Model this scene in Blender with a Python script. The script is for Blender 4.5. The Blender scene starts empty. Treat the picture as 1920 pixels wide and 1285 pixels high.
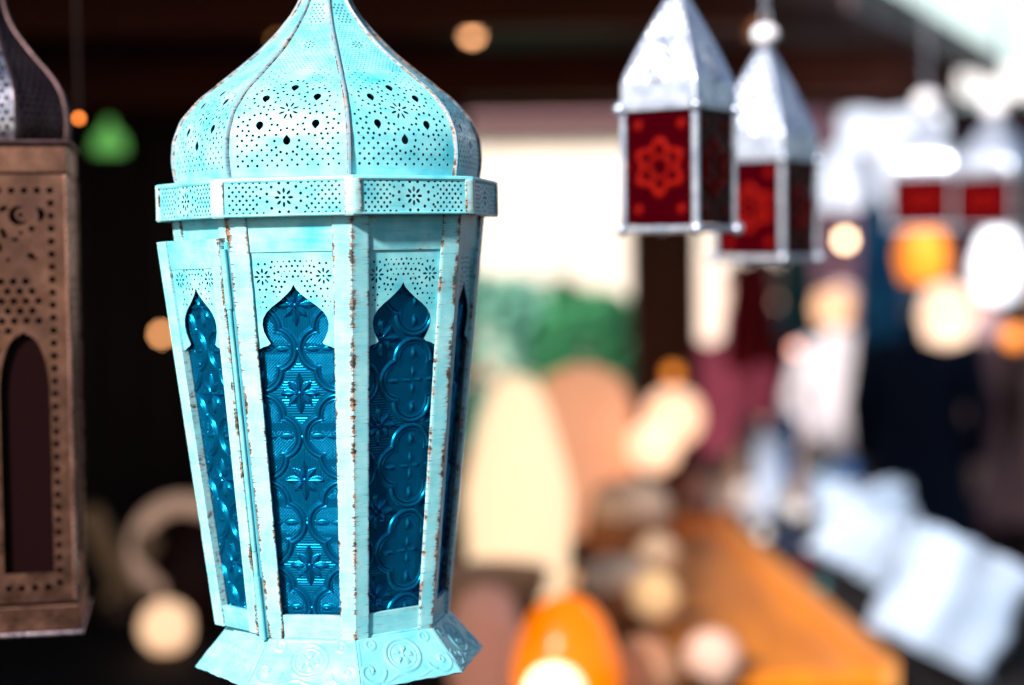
import bpy, bmesh, math, random
import numpy as np
from mathutils import Vector, Matrix
from mathutils.geometry import delaunay_2d_cdt
random.seed(7); np.random.seed(7)
scene = bpy.context.scene
COL = scene.collection
R = math.radians
PI = math.pi

# ------------------------------------------------------------------ camera, sky, sun, exposure
EYE = 1.75
FOC = 3300.0                       # focal length in photograph pixels (1920 wide)
CAM_M = Matrix.Rotation(R(90 - 2.85), 3, 'X') @ Matrix.Rotation(R(-0.7), 3, 'Z')
cd = bpy.data.cameras.new('camera'); cam = bpy.data.objects.new('camera', cd); COL.objects.link(cam)
cam.matrix_world = Matrix.Translation((0, 0, EYE)) @ CAM_M.to_4x4()
cd.sensor_width = 36; cd.lens = 36 * FOC / 1920
cd.clip_start = 0.05; cd.clip_end = 400
cd.dof.use_dof = True; cd.dof.focus_distance = 0.925; cd.dof.aperture_fstop = 2.9
cd.dof.aperture_blades = 9; cd.dof.aperture_rotation = R(12)
scene.camera = cam

SUN_AZ, SUN_EL = R(-33), R(30)     # azimuth seen from straight behind the camera, negative = to its left
sun_dir = Vector((math.sin(SUN_AZ) * math.cos(SUN_EL), -math.cos(SUN_AZ) * math.cos(SUN_EL), math.sin(SUN_EL)))
w = bpy.data.worlds.new('World'); scene.world = w; w.use_nodes = True
wn = w.node_tree
sky = wn.nodes.new('ShaderNodeTexSky'); sky.sky_type = 'NISHITA'; sky.sun_disc = False
sky.sun_elevation = SUN_EL; sky.sun_rotation = math.atan2(sun_dir.x, sun_dir.y)
wn.links.new(sky.outputs[0], wn.nodes['Background'].inputs[0])
wn.nodes['Background'].inputs[1].default_value = 0.058
sl = bpy.data.lights.new('sun', 'SUN'); sl.energy = 5.0; sl.angle = R(5); sl.color = (1, 0.95, 0.88)
so = bpy.data.objects.new('sun', sl); COL.objects.link(so)
so.rotation_euler = sun_dir.to_track_quat('Z', 'Y').to_euler(); so.location = (-2, -4, 6)
vs = scene.view_settings
vs.view_transform = 'Standard'; vs.look = 'None'; vs.exposure = 0.9; vs.gamma = 1; vs.use_curve_mapping = False
scene.cycles.use_denoising = True
scene.cycles.max_bounces = 10; scene.cycles.transmission_bounces = 8; scene.cycles.transparent_max_bounces = 8
scene.cycles.sample_clamp_indirect = 6.0
scene.cycles.caustics_reflective = False; scene.cycles.caustics_refractive = False


def P(px, py, s):
    """the world point at depth s that the photograph shows at (px, py): used to read positions off the photograph"""
    d = CAM_M @ Vector(((px - 960) / FOC, -(py - 642.5) / FOC, -1))
    d *= s / d.y
    return Vector((d.x, d.y, d.z + EYE))


# ------------------------------------------------------------------ materials
def mat(name, col=(.5, .5, .5), rough=.5, metal=0., spec=.5, trans=0., ior=1.45, emit=None, estr=0., coat=0.):
    m = bpy.data.materials.new(name); m.use_nodes = True
    b = m.node_tree.nodes['Principled BSDF']
    b.inputs['Base Color'].default_value = (*col, 1); b.inputs['Roughness'].default_value = rough
    b.inputs['Metallic'].default_value = metal; b.inputs['Specular IOR Level'].default_value = spec
    b.inputs['Transmission Weight'].default_value = trans; b.inputs['IOR'].default_value = ior
    b.inputs['Coat Weight'].default_value = coat
    if emit:
        b.inputs['Emission Color'].default_value = (*emit, 1); b.inputs['Emission Strength'].default_value = estr
    return m


class NT:
    def __init__(s, m):
        s.t = m.node_tree; s.n = s.t.nodes; s.l = s.t.links; s.b = s.n['Principled BSDF']
    def new(s, typ, **kw):
        n = s.n.new(typ)
        for k, v in kw.items(): setattr(n, k, v)
        return n
    def link(s, a, b): s.l.new(a, b)
    def math(s, op, a, b=None, clamp=False):
        n = s.new('ShaderNodeMath', operation=op, use_clamp=clamp)
        for i, v in enumerate((a, b)):
            if v is None: continue
            if isinstance(v, (int, float)): n.inputs[i].default_value = v
            else: s.link(v, n.inputs[i])
        return n.outputs[0]
    def coords(s, scale, rnd=True):
        tc = s.new('ShaderNodeTexCoord'); v = tc.outputs['Object']
        if rnd:
            oi = s.new('ShaderNodeObjectInfo')
            mul = s.new('ShaderNodeVectorMath', operation='SCALE'); mul.inputs[0].default_value = (3.1, 1.7, 2.3)
            s.link(oi.outputs['Random'], mul.inputs['Scale'])
            ad = s.new('ShaderNodeVectorMath', operation='ADD'); s.link(v, ad.inputs[0]); s.link(mul.outputs[0], ad.inputs[1]); v = ad.outputs[0]
        mp = s.new('ShaderNodeMapping'); mp.inputs['Scale'].default_value = scale; s.link(v, mp.inputs[0])
        return mp.outputs[0]
    def noise(s, vec, scale=1., detail=4., rough=.55):
        n = s.new('ShaderNodeTexNoise'); n.inputs['Scale'].default_value = scale
        n.inputs['Detail'].default_value = detail; n.inputs['Roughness'].default_value = rough
        s.link(vec, n.inputs['Vector']); return n.outputs[0]
    def ramp(s, fac, a, b, ca=(0, 0, 0), cb=(1, 1, 1)):
        r = s.new('ShaderNodeValToRGB'); e = r.color_ramp.elements
        e[0].position = a; e[0].color = (*ca, 1); e[1].position = b; e[1].color = (*cb, 1)
        s.link(fac, r.inputs[0]); return r.outputs[0]
    def mix(s, fac, a, b):
        m = s.new('ShaderNodeMix', data_type='RGBA')
        if isinstance(fac, (int, float)): m.inputs[0].default_value = fac
        else: s.link(fac, m.inputs[0])
        for i, v in ((6, a), (7, b)):
            if isinstance(v, tuple): m.inputs[i].default_value = (*v, 1)
            else: s.link(v, m.inputs[i])
        return m.outputs[2]
    def bump(s, h, strength=.3, dist=.001):
        b = s.new('ShaderNodeBump'); b.inputs['Strength'].default_value = strength; b.inputs['Distance'].default_value = dist
        s.link(h, b.inputs['Height']); s.link(b.outputs[0], s.b.inputs['Normal'])


def aqua_paint(name, pale=(.31, .75, .80), deep=(.06, .49, .61), base_wear=0.0, rough=.36):
    """hand brushed aqua enamel over copper: the mesh attribute "wear" says where edges have rubbed through"""
    m = mat(name, rough=rough, spec=.42); t = NT(m)
    big = t.noise(t.coords((60, 60, 60)), 1, 3)
    streak = t.noise(t.coords((35, 35, 420)), 1, 4)
    f = t.math('ADD', t.math('MULTIPLY', big, .72), t.math('MULTIPLY', streak, .28))
    col = t.mix(t.ramp(f, .30, .66), deep, pale)
    at = t.new('ShaderNodeAttribute', attribute_name='wear')
    wear = t.math('ADD', at.outputs['Fac'], base_wear)
    chip = t.noise(t.coords((220, 220, 480)), 1, 6, .68)
    blot = t.noise(t.coords((60, 60, 70)), 1, 4, .6)
    s = t.math('ADD', t.math('MULTIPLY', chip, .5), t.math('MULTIPLY', blot, .5))
    k = t.math('ADD', s, t.math('MULTIPLY', wear, .275))
    scuff = t.ramp(k, .58, .72)           # thin paint, greyish primer
    bare = t.ramp(k, .705, .76)           # bare copper
    dark = t.ramp(t.noise(t.coords((200, 200, 500)), 1, 3), .48, .58, (.05, .03, .02), (.34, .17, .10))
    col = t.mix(t.math('MULTIPLY', scuff, .55), col, (.36, .31, .31))
    col = t.mix(bare, col, dark)
    # fine hairline cracks across the strips
    cr = t.noise(t.coords((90, 90, 1500)), 1, 2, .5)
    crk = t.math('MULTIPLY', t.ramp(cr, .615, .655), t.math('MULTIPLY', t.math('ADD', at.outputs['Fac'], base_wear), 1.1, True))
    col = t.mix(crk, col, (.05, .05, .05))
    ch = t.noise(t.coords((28, 28, 70)), 1, 6, .7)
    col = t.mix(t.math('MULTIPLY', t.ramp(ch, .66, .70), .75), col, dark)
    gr = t.noise(t.coords((16, 16, 10)), 1, 4, .6)
    col = t.mix(t.math('MULTIPLY', t.ramp(gr, .52, .72), .30), col, (.05, .36, .44))
    t.link(col, t.b.inputs['Base Color'])
    t.link(t.ramp(big, .3, .7, (rough - .08,) * 3, (rough + .1,) * 3), t.b.inputs['Roughness'])
    h = t.math('SUBTRACT', t.math('ADD', t.math('MULTIPLY', streak, .35), t.math('MULTIPLY', blot, .5)), t.math('MULTIPLY', bare, .5))
    t.bump(h, .35, .0006)
    return m


def metal_mat(name, c1, c2, rough, scale=40, metal=1., bump=.15):
    m = mat(name, c1, rough, metal); t = NT(m)
    n = t.noise(t.coords((scale,) * 3), 1, 5)
    t.link(t.mix(t.ramp(n, .35, .65), c1, c2), t.b.inputs['Base Color'])
    n2 = t.noise(t.coords((scale * 4,) * 3), 1, 3)
    t.link(t.ramp(n2, .3, .7, (rough - .1,) * 3, (rough + .12,) * 3), t.b.inputs['Roughness'])
    t.bump(n2, bump, .0008)
    return m


def cloth_mat(name, c1, c2, scale=12, rough=.85, emit=None, estr=0, spec=.2):
    m = mat(name, c1, rough, emit=emit, estr=estr, spec=spec); t = NT(m)
    n = t.noise(t.coords((scale,) * 3), 1, 5)
    t.link(t.mix(t.ramp(n, .35, .65), c1, c2), t.b.inputs['Base Color'])
    t.bump(n, .3, .01)
    return m


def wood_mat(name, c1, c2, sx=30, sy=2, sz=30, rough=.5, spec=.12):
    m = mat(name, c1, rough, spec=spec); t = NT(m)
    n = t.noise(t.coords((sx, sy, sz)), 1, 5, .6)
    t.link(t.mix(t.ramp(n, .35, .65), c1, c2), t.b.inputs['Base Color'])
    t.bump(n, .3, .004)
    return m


M_PAINT = aqua_paint('aqua_paint')
M_PAINT_WORN = aqua_paint('aqua_paint_worn', pale=(.38, .76, .80), deep=(.14, .58, .68), base_wear=.06)
M_RIB = aqua_paint('aqua_paint_ribs', pale=(.20, .30, .38), deep=(.12, .26, .34), base_wear=.10)
M_INSIDE = mat('dark_inside', (.02, .06, .11), .7)
M_GLASS = mat('blue_embossed_glass', (.0, .165, .35), .25, metal=.72, spec=1.)
def tinted_glass(m, tint, through, spec_tint):
    """embossed coloured glass: part of the light passes straight through, tinted, the rest is reflected by the relief"""
    t = NT(m); t.b.inputs['Specular Tint'].default_value = (*spec_tint, 1)
    tr = t.new('ShaderNodeBsdfTransparent'); tr.inputs[0].default_value = (*tint, 1)
    mx = t.new('ShaderNodeMixShader'); mx.inputs[0].default_value = through
    t.link(t.b.outputs[0], mx.inputs[1]); t.link(tr.outputs[0], mx.inputs[2])
    t.link(mx.outputs[0], t.n['Material Output'].inputs[0])
tinted_glass(M_GLASS, (.03, .34, .85), .30, (.12, .80, 1))
M_COPPER = metal_mat('aged_copper', (.29, .14, .095), (.125, .062, .05), .34, 30, 1.)
M_COPPER_DK = metal_mat('dark_bronze', (.10, .055, .06), (.05, .03, .03), .40, 40, .9)
M_SILVER = metal_mat('silver_solder', (.60, .64, .74), (.34, .39, .52), .32, 60, .72)
M_RED = mat('red_embossed_glass', (.06, .0, .002), .3, spec=.3, ior=1.2)
tinted_glass(M_RED, (.7, .015, .015), .36, (1, .06, .05))
t_ = NT(M_RED); a_ = t_.new('ShaderNodeAttribute', attribute_name='wear')      # the raised ornament is a lighter red
t_.link(t_.mix(t_.math('MULTIPLY', a_.outputs['Fac'], .55, True), (.035, .0, .002), (.42, .012, .006)), t_.b.inputs['Base Color'])
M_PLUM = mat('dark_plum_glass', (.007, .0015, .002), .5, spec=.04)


# ------------------------------------------------------------------ object helpers
def link(o, parent=None):
    COL.objects.link(o)
    if parent: o.parent = parent
    return o


def thing(name, loc, label, cat, group=None, rz=0.):
    o = link(bpy.data.objects.new(name, None)); o.location = loc; o.rotation_euler = (0, 0, rz); o.empty_display_size = .05
    return tag(o, label, cat, group)


def tag(o, label, cat, group=None):
    o['label'] = label; o['category'] = cat
    if group: o['group'] = group
    return o


def struct(o): o['kind'] = 'structure'; return o


def mesh_obj(name, verts, faces, m, parent=None, smooth=False, attr=None, sharp=None):
    me = bpy.data.meshes.new(name)
    me.from_pydata([tuple(v) for v in verts], [], [tuple(f) for f in faces])
    for x in (m if isinstance(m, (list, tuple)) else [m]): me.materials.append(x)
    if smooth or sharp: me.shade_smooth()
    if sharp: me.set_sharp_from_angle(angle=R(sharp))
    if attr is not None:
        a = me.attributes.new('wear', 'FLOAT', 'POINT'); a.data.foreach_set('value', np.asarray(attr, dtype=np.float32))
    return link(bpy.data.objects.new(name, me), parent)


def bm_obj(name, bm, m, parent=None, smooth=False, sharp=None):
    me = bpy.data.meshes.new(name); bm.to_mesh(me); bm.free()
    for x in (m if isinstance(m, (list, tuple)) else [m]): me.materials.append(x)
    if smooth or sharp: me.shade_smooth()
    if sharp: me.set_sharp_from_angle(angle=R(sharp))
    return link(bpy.data.objects.new(name, me), parent)


def copy_of(o, parent, rz=None, mw=None):
    c = o.copy(); COL.objects.link(c); c.parent = parent
    if rz is not None: c.rotation_euler = (0, 0, rz)
    if mw is not None: c.matrix_local = mw
    return c


def copy_tree(o, parent=None):
    c = o.copy(); COL.objects.link(c); c.parent = parent
    for ch in list(o.children): copy_tree(ch, c)
    return c


def box_bm(bm, lo, hi, M=None, bevel=0.):
    b2 = bmesh.new(); bmesh.ops.create_cube(b2, size=1)
    for v in b2.verts:
        v.co = Vector([lo[i] + (v.co[i] + .5) * (hi[i] - lo[i]) for i in range(3)])
    if bevel: bmesh.ops.bevel(b2, geom=b2.edges[:], offset=bevel, segments=2, affect='EDGES', profile=.5)
    if M is not None: bmesh.ops.transform(b2, matrix=M, verts=b2.verts[:])
    me = bpy.data.meshes.new('t'); b2.to_mesh(me); b2.free(); bm.from_mesh(me); bpy.data.meshes.remove(me)


def lathe(name, prof, m, parent=None, seg=32, loc=(0, 0, 0), sharp=40, jitter=0., caps=True):
    """prof: (radius, z) from bottom to top"""
    vs_, fs = [], []
    for (r, z) in prof:
        for k in range(seg):
            a = 2 * PI * k / seg; j = 1 + jitter * math.sin(3 * a + z * 40) * .5
            vs_.append((r * j * math.cos(a), r * j * math.sin(a), z))
    for i in range(len(prof) - 1):
        for k in range(seg):
            fs.append((i * seg + k, i * seg + (k + 1) % seg, (i + 1) * seg + (k + 1) % seg, (i + 1) * seg + k))
    if caps:
        fs.append(tuple(range(seg))[::-1]); fs.append(tuple((len(prof) - 1) * seg + k for k in range(seg)))
    o = mesh_obj(name, vs_, fs, m, parent, sharp=sharp); o.location = loc
    return o


def tube(name, pts, r, m, parent=None, seg=10):
    vs_, fs = [], []
    pts = [Vector(p) for p in pts]
    up = Vector((.31, .17, .9)).normalized()
    for i, p in enumerate(pts):
        d = (pts[min(i + 1, len(pts) - 1)] - pts[max(i - 1, 0)]).normalized()
        a = d.cross(up)
        if a.length < 1e-3: a = d.cross(Vector((1, 0, 0)))
        a.normalize(); b = d.cross(a)
        rr = r[i] if isinstance(r, (list, tuple)) else r
        for k in range(seg):
            t = 2 * PI * k / seg; vs_.append(p + a * math.cos(t) * rr + b * math.sin(t) * rr)
    n = len(pts)
    for i in range(n - 1):
        for k in range(seg):
            fs.append((i * seg + k, i * seg + (k + 1) % seg, (i + 1) * seg + (k + 1) % seg, (i + 1) * seg + k))
    fs.append(tuple(range(seg))[::-1]); fs.append(tuple((n - 1) * seg + k for k in range(seg)))
    return mesh_obj(name, vs_, fs, m, parent, sharp=50)


def sphere_prof(r, n=14, squash=1., z0=None):
    z0 = r * squash if z0 is None else z0
    return [(max(1e-4, r * math.sin(PI * i / n)), z0 - r * squash * math.cos(PI * i / n)) for i in range(n + 1)]


# ------------------------------------------------------------------ pierced sheet metal
def circ(x, y, r, n=8, ry=None, rot=0.):
    ry = r if ry is None else ry
    c, s = math.cos(rot), math.sin(rot); out = []
    for k in range(n):
        a = 2 * PI * (k + .5) / n; u, v = r * math.cos(a), ry * math.sin(a)
        out.append((x + u * c - v * s, y + u * s + v * c))
    return out


def rosette(x, y, r0, r1, wid, n=8, off=0.):
    return [circ(x + .5 * (r0 + r1) * math.cos(off + 2 * PI * k / n), y + .5 * (r0 + r1) * math.sin(off + 2 * PI * k / n), (r1 - r0) / 2, 8, wid, off + 2 * PI * k / n) for k in range(n)]


def teardrop(x, y, r, up=1):
    pts = []
    for k in range(12):
        a = 2 * PI * k / 12 + PI / 2
        rr = r * (1.45 if k == 0 else (1.0 if k in (1, 11) else .95))
        pts.append((x + rr * math.cos(a) * .95, y + up * rr * math.sin(a)))
    return pts if up > 0 else pts[::-1]


def pierced(outer, holes, steiner=()):
    co, loops, hid = [], [], []
    def add(lp, h):
        i0 = len(co); co.extend(lp); hid.extend([h] * len(lp)); loops.append(list(range(i0, len(co))))
    add(outer, -1)
    for i, h in enumerate(holes): add(h, i)
    edges = [(lp[k], lp[(k + 1) % len(lp)]) for lp in loops for k in range(len(lp))]
    for p in steiner: co.append(p); hid.append(-2)
    sc = 1000.0 if max(abs(c) for p in outer for c in p) < 1 else 1.0
    v, e, f, ov, oe, of = delaunay_2d_cdt([Vector((p[0] * sc, p[1] * sc)) for p in co], edges, [], 1, 1e-5)
    vh = [(hid[o[0]] if o else -2) for o in ov]
    tris = []
    polys = [np.array(h) * sc for h in holes]
    for t in f:
        ids = {vh[i] for i in t}
        if len(ids) == 1 and next(iter(ids)) >= 0:
            h = polys[next(iter(ids))]
            cx = sum(v[i].x for i in t) / 3; cy = sum(v[i].y for i in t) / 3
            x0, y0 = h[:, 0], h[:, 1]; x1, y1 = np.roll(x0, -1), np.roll(y0, -1)
            with np.errstate(divide='ignore', invalid='ignore'):
                c = ((y0 > cy) != (y1 > cy)) & (cx < (x1 - x0) * (cy - y0) / (y1 - y0) + x0)
            if c.sum() % 2: continue
        tris.append(t)
    return np.array([(p.x / sc, p.y / sc) for p in v]), tris


def sheet(name, v2, tris, fmap, t, m, parent=None, attr=None, sharp=25, m_in=None):
    """thick sheet: fmap(x, y, off) -> 3D; front at off=0, back at off=-t"""
    n = len(v2)
    front = [fmap(p[0], p[1], 0.) for p in v2]; back = [fmap(p[0], p[1], -t) for p in v2]
    # make the front faces point outward
    a, b, c = [Vector(front[i]) for i in tris[len(tris) // 2]]
    out = Vector(fmap(*v2[tris[len(tris) // 2][0]], 1e-3)) - a
    flip = (b - a).cross(c - a).dot(out) < 0
    fr = [tuple(reversed(f)) if flip else tuple(f) for f in tris]
    faces = list(fr) + [tuple(i + n for i in reversed(f)) for f in fr]
    cnt = {}
    for f in fr:
        for k in range(3):
            e = (f[k], f[(k + 1) % 3]); cnt[e] = 1
    walls = [(e[1], e[0], e[0] + n, e[1] + n) for e in cnt if (e[1], e[0]) not in cnt]
    at = None
    if attr is not None:
        w1 = [attr(p[0], p[1]) for p in v2]; at = w1 + w1
    o = mesh_obj(name, front + back, faces + walls, [m, m_in or m], parent, attr=at, sharp=sharp)
    mi = np.zeros(len(o.data.polygons), dtype=np.int32); mi[len(fr):2 * len(fr)] = 1
    if m_in: mi[2 * len(fr):] = 1
    o.data.polygons.foreach_set('material_index', mi)
    return o


def clear_of(x, y, things_):
    return all((x - a) ** 2 + (y - b) ** 2 > c * c for a, b, c in things_)


def quincunx(x0, x1, y0, y1, dx, dy):
    n = int((x1 - x0) / dx / 2); j = 0; y = y0; c = (x0 + x1) / 2
    while y <= y1:
        for k in range(-n - 1, n + 2):
            x = c + (k + (.5 if j % 2 else 0)) * dx
            if x0 <= x <= x1: yield x, y
        y += dy; j += 1


def hexgrid(x0, x1, y0, y1, d):
    j = 0; y = y0
    while y <= y1:
        x = x0 + (d / 2 if j % 2 else 0)
        while x <= x1:
            yield x, y
            x += d
        y += d * .866; j += 1


# ================================================================== SETTING
def ground():
    me = mat('dark_wet_paving', (.03, .03, .035), .6, spec=.15); t = NT(me)
    n = t.noise(t.coords((1.2, 1.2, 1.2), False), 1, 6)
    t.link(t.mix(t.ramp(n, .35, .65), (.012, .011, .015), (.03, .028, .033)), t.b.inputs['Base Color'])
    o = mesh_obj('ground', [(-120, -60, 0), (120, -60, 0), (120, 160, 0), (-120, 160, 0)], [(0, 1, 2, 3)], me)
    struct(o)
ground()

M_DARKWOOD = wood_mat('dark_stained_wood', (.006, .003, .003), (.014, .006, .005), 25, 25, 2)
M_BEAM = wood_mat('reddish_beam_wood', (.15, .04, .025), (.09, .025, .016), 2, 25, 25)
M_ROOF = wood_mat('roof_boards', (.085, .06, .055), (.05, .036, .036), 3, 12, 3)
M_ROOF2 = wood_mat('purple_brown_board', (.12, .075, .09), (.08, .05, .06), 3, 12, 3)

# the stall's dark interior: roof with beams, back and side boarding, post
def stall():
    t = thing('market_stall', (0, 4, 0), 'dark wooden market stall with boarded back and beamed roof over the goods', 'market stall')
    zr = EYE + .62
    def loc(p): return Vector(p) - Vector((0, 4, 0))
    poly = [(-3.4, .6), (-1.0, .6), (-.62, 2.9), (.15, 2.9), (.80, 4.28), (1.70, 6.24), (-3.4, 6.24)]  # outline out of view shaped to keep the left dark and the table sunlit
    n = len(poly)
    vs_ = [loc((x, y, zr + .10 * (0 if i < 0 else 0))) for i, (x, y) in enumerate(poly)] + [loc((x, y, zr + .05)) for x, y in poly]
    mesh_obj('roof', vs_, [tuple(range(n))[::-1], tuple(range(n, 2 * n))] + [(i, (i + 1) % n, n + (i + 1) % n, n + i) for i in range(n)], M_ROOF, t)
    bm = bmesh.new()   # fascia board along the slanting roof edge
    a, b = Vector((.80, 4.28, 0)), Vector((1.72, 6.28, 0)); d = (b - a).normalized(); nn = Vector((d.y, -d.x, 0))
    pts = [a, b, b + nn * .03, a + nn * .03]
    q = [bm.verts.new(loc((p.x, p.y, zr - .035))) for p in pts] + [bm.verts.new(loc((p.x, p.y, zr + .06))) for p in pts]
    for f in ((0, 3, 2, 1), (4, 5, 6, 7), (0, 1, 5, 4), (1, 2, 6, 5), (2, 3, 7, 6), (3, 0, 4, 7)): bm.faces.new([q[i] for i in f])
    bm_obj('fascia', bm, M_ROOF2, t)
    for (y, z0, z1, x0, x1) in ((5.0, .44, .575, -3.3, 1.15), (3.9, .50, .60, -3.3, .55), (5.9, .475, .60, -3.3, 1.5)):
        bm = bmesh.new(); box_bm(bm, loc((x0, y, EYE + z0)), loc((x1, y + .12, EYE + z1)), bevel=.006); bm_obj('beam', bm, M_BEAM, t)
    bm = bmesh.new()
    for k in range(22):
        x = -3.4 + k * .148
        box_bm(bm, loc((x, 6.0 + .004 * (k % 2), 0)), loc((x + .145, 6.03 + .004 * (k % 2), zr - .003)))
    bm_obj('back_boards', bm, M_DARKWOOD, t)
    bm = bmesh.new()
    for k in range(28):
        y = 1.8 + k * .15
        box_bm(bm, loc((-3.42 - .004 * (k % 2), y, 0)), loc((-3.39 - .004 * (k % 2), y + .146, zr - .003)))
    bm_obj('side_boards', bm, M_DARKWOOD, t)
    return t
stall()

def post():
    a = P(1243, 480, 4.85); wd = .088
    t = thing('wooden_post', (a.x, a.y, 0), 'thick dark brown square wooden post behind the red lanterns', 'post')
    bm = bmesh.new(); box_bm(bm, (-wd, -.08, 0), (wd, .08, EYE + .435), bevel=.008)
    bm_obj('shaft', bm, wood_mat('post_wood', (.035, .012, .006), (.06, .02, .008), 25, 25, 2), t)
    bm = bmesh.new(); box_bm(bm, (-wd - .02, -.1, 0), (wd + .02, .1, .18), bevel=.008)
    bm_obj('footing', bm, M_BEAM, t)
post()

# table with its dark cloth
def table():
    t = thing('market_table', (-.15, 3.6, 0), 'long market table under a black cloth, covered with lamps and trinkets', 'table')
    zt = EYE - .70
    mt = cloth_mat('black_cloth', (.004, .003, .004), (.011, .008, .009), 9)
    bm = bmesh.new(); box_bm(bm, (-1.6, -1.75, zt - .04), (1.22, 1.2, zt), bevel=.01); bm_obj('tabletop', bm, mt, t)
    vs_, fs = [], []
    # pleated skirt all round
    per = []
    for i in range(140): per.append((-1.6 + 2.82 * i / 140, -1.75))
    for i in range(140): per.append((1.22, -1.75 + 2.95 * i / 140))
    for i in range(140): per.append((1.22 - 2.82 * i / 140, 1.2))
    for i in range(140): per.append((-1.6, 1.2 - 2.95 * i / 140))
    N = len(per)
    for lv in range(5):
        z = zt - .041 - lv * (zt - .06) / 4
        for i, (x, y) in enumerate(per):
            k = (.006 + .014 * lv / 4) * math.sin(i * .9) - .004
            nx = -1 if x <= -1.6 else (1 if x >= 1.22 else 0); ny = -1 if y <= -1.75 else (1 if y >= 1.2 else 0)
            vs_.append((x + nx * k, y + ny * k, z))
    for lv in range(4):
        for i in range(N): fs.append((lv * N + i, lv * N + (i + 1) % N, (lv + 1) * N + (i + 1) % N, (lv + 1) * N + i))
    mesh_obj('skirt', vs_, fs, mt, t, smooth=True)
    return zt
ZT = table()

# far sunlit buildings
def building():
    t = thing('cream_building', (0.6, 17, 0), 'tall cream rendered building in full light beyond the stalls', 'building')
    mr = mat('cream_render', (.72, .62, .52), .9); tt = NT(mr)
    n = tt.noise(tt.coords((.6, .6, .6)), 1, 5); tt.link(tt.mix(tt.ramp(n, .35, .65), (.74, .65, .56), (.66, .56, .47)), tt.b.inputs['Base Color'])
    bm = bmesh.new(); box_bm(bm, (-3.2, 0, 0), (2.6, 4, 3.0)); bm_obj('facade', bm, mr, t)
    bm = bmesh.new(); box_bm(bm, (-3.4, -.35, 3.003), (2.8, 4.2, 3.42), bevel=.03); bm_obj('eaves', bm, mat('mauve_eaves', (.34, .17, .20), .8), t)
    bm = bmesh.new(); box_bm(bm, (-3.2, -.05, 0), (2.6, -.003, .7)); bm_obj('plinth', bm, mat('peach_plinth', (.6, .33, .24), .9), t)
    for x in (-2.4, -.35, 1.7):
        f = bmesh.new(); box_bm(f, (x - .28, -.06, 1.5 if x != -.35 else 1.5), (x + .28, -.002, 2.6)); 
        fo = bm_obj('window', f, mat('pale_window_frame', (.74, .66, .58), .7), t)
        g = bmesh.new(); box_bm(g, (x - .22, -.066, 1.56), (x + .22, -.062, 2.54)); bm_obj('pane', g, mat('pale_pane', (.66, .58, .50), .25), fo)
building()

# clipped bushes
def bush(px0, px1, py0, py1, s, c1, c2, label):
    a = P(px0, py1, s); b = P(px1, py0, s)
    cx = (a.x + b.x) / 2; rx = (b.x - a.x) / 2; top = b.z
    t = thing('bush', (cx, s, 0), label, 'bush', 'bushes before the cream building')
    vs_, fs = [], []
    rng = random.Random(px0)
    zc = top * .62; rz = top * .40
    for k in range(5200):
        u = rng.gauss(0, 1), rng.gauss(0, 1), rng.gauss(0, 1); l = math.sqrt(sum(q * q for q in u)) or 1
        rad = (.55 + .5 * rng.random() ** .5) * (1 + .07 * math.sin(u[0] / l * 5 + u[2] / l * 4))
        p = Vector((math.copysign(abs(u[0] / l) ** .65, u[0]) * rx * rad, u[1] / l * rx * rad, zc + math.copysign(abs(u[2] / l) ** .55, u[2]) * rz * rad))
        e1 = Vector((rng.gauss(0, 1), rng.gauss(0, 1), rng.gauss(0, 1))).normalized(); e2 = e1.orthogonal().normalized(); sz = .03 + .035 * rng.random()
        i = len(vs_); vs_ += [p - e1 * sz, p + e2 * sz * .5, p + e1 * sz, p - e2 * sz * .5]; fs.append((i, i + 1, i + 2, i + 3))
    mesh_obj('crown', vs_, fs, cloth_mat('leaf_green', c1, c2, 3.2, .5), t)
    tube('trunk', [(0, 0, 0), (.02, 0, .3), (0, .02, zc)], [.07, .06, .03], M_DARKWOOD, t)
bush(800, 1030, 520, 690, 11.0, (.07, .27, .19), (.26, .55, .43), 'paler loose green bush nearest the turquoise lantern, before the cream wall')
bush(1010, 1190, 548, 690, 10.4, (.01, .06, .025), (.06, .28, .12), 'darker round green bush beside the post, before the cream wall')

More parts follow.
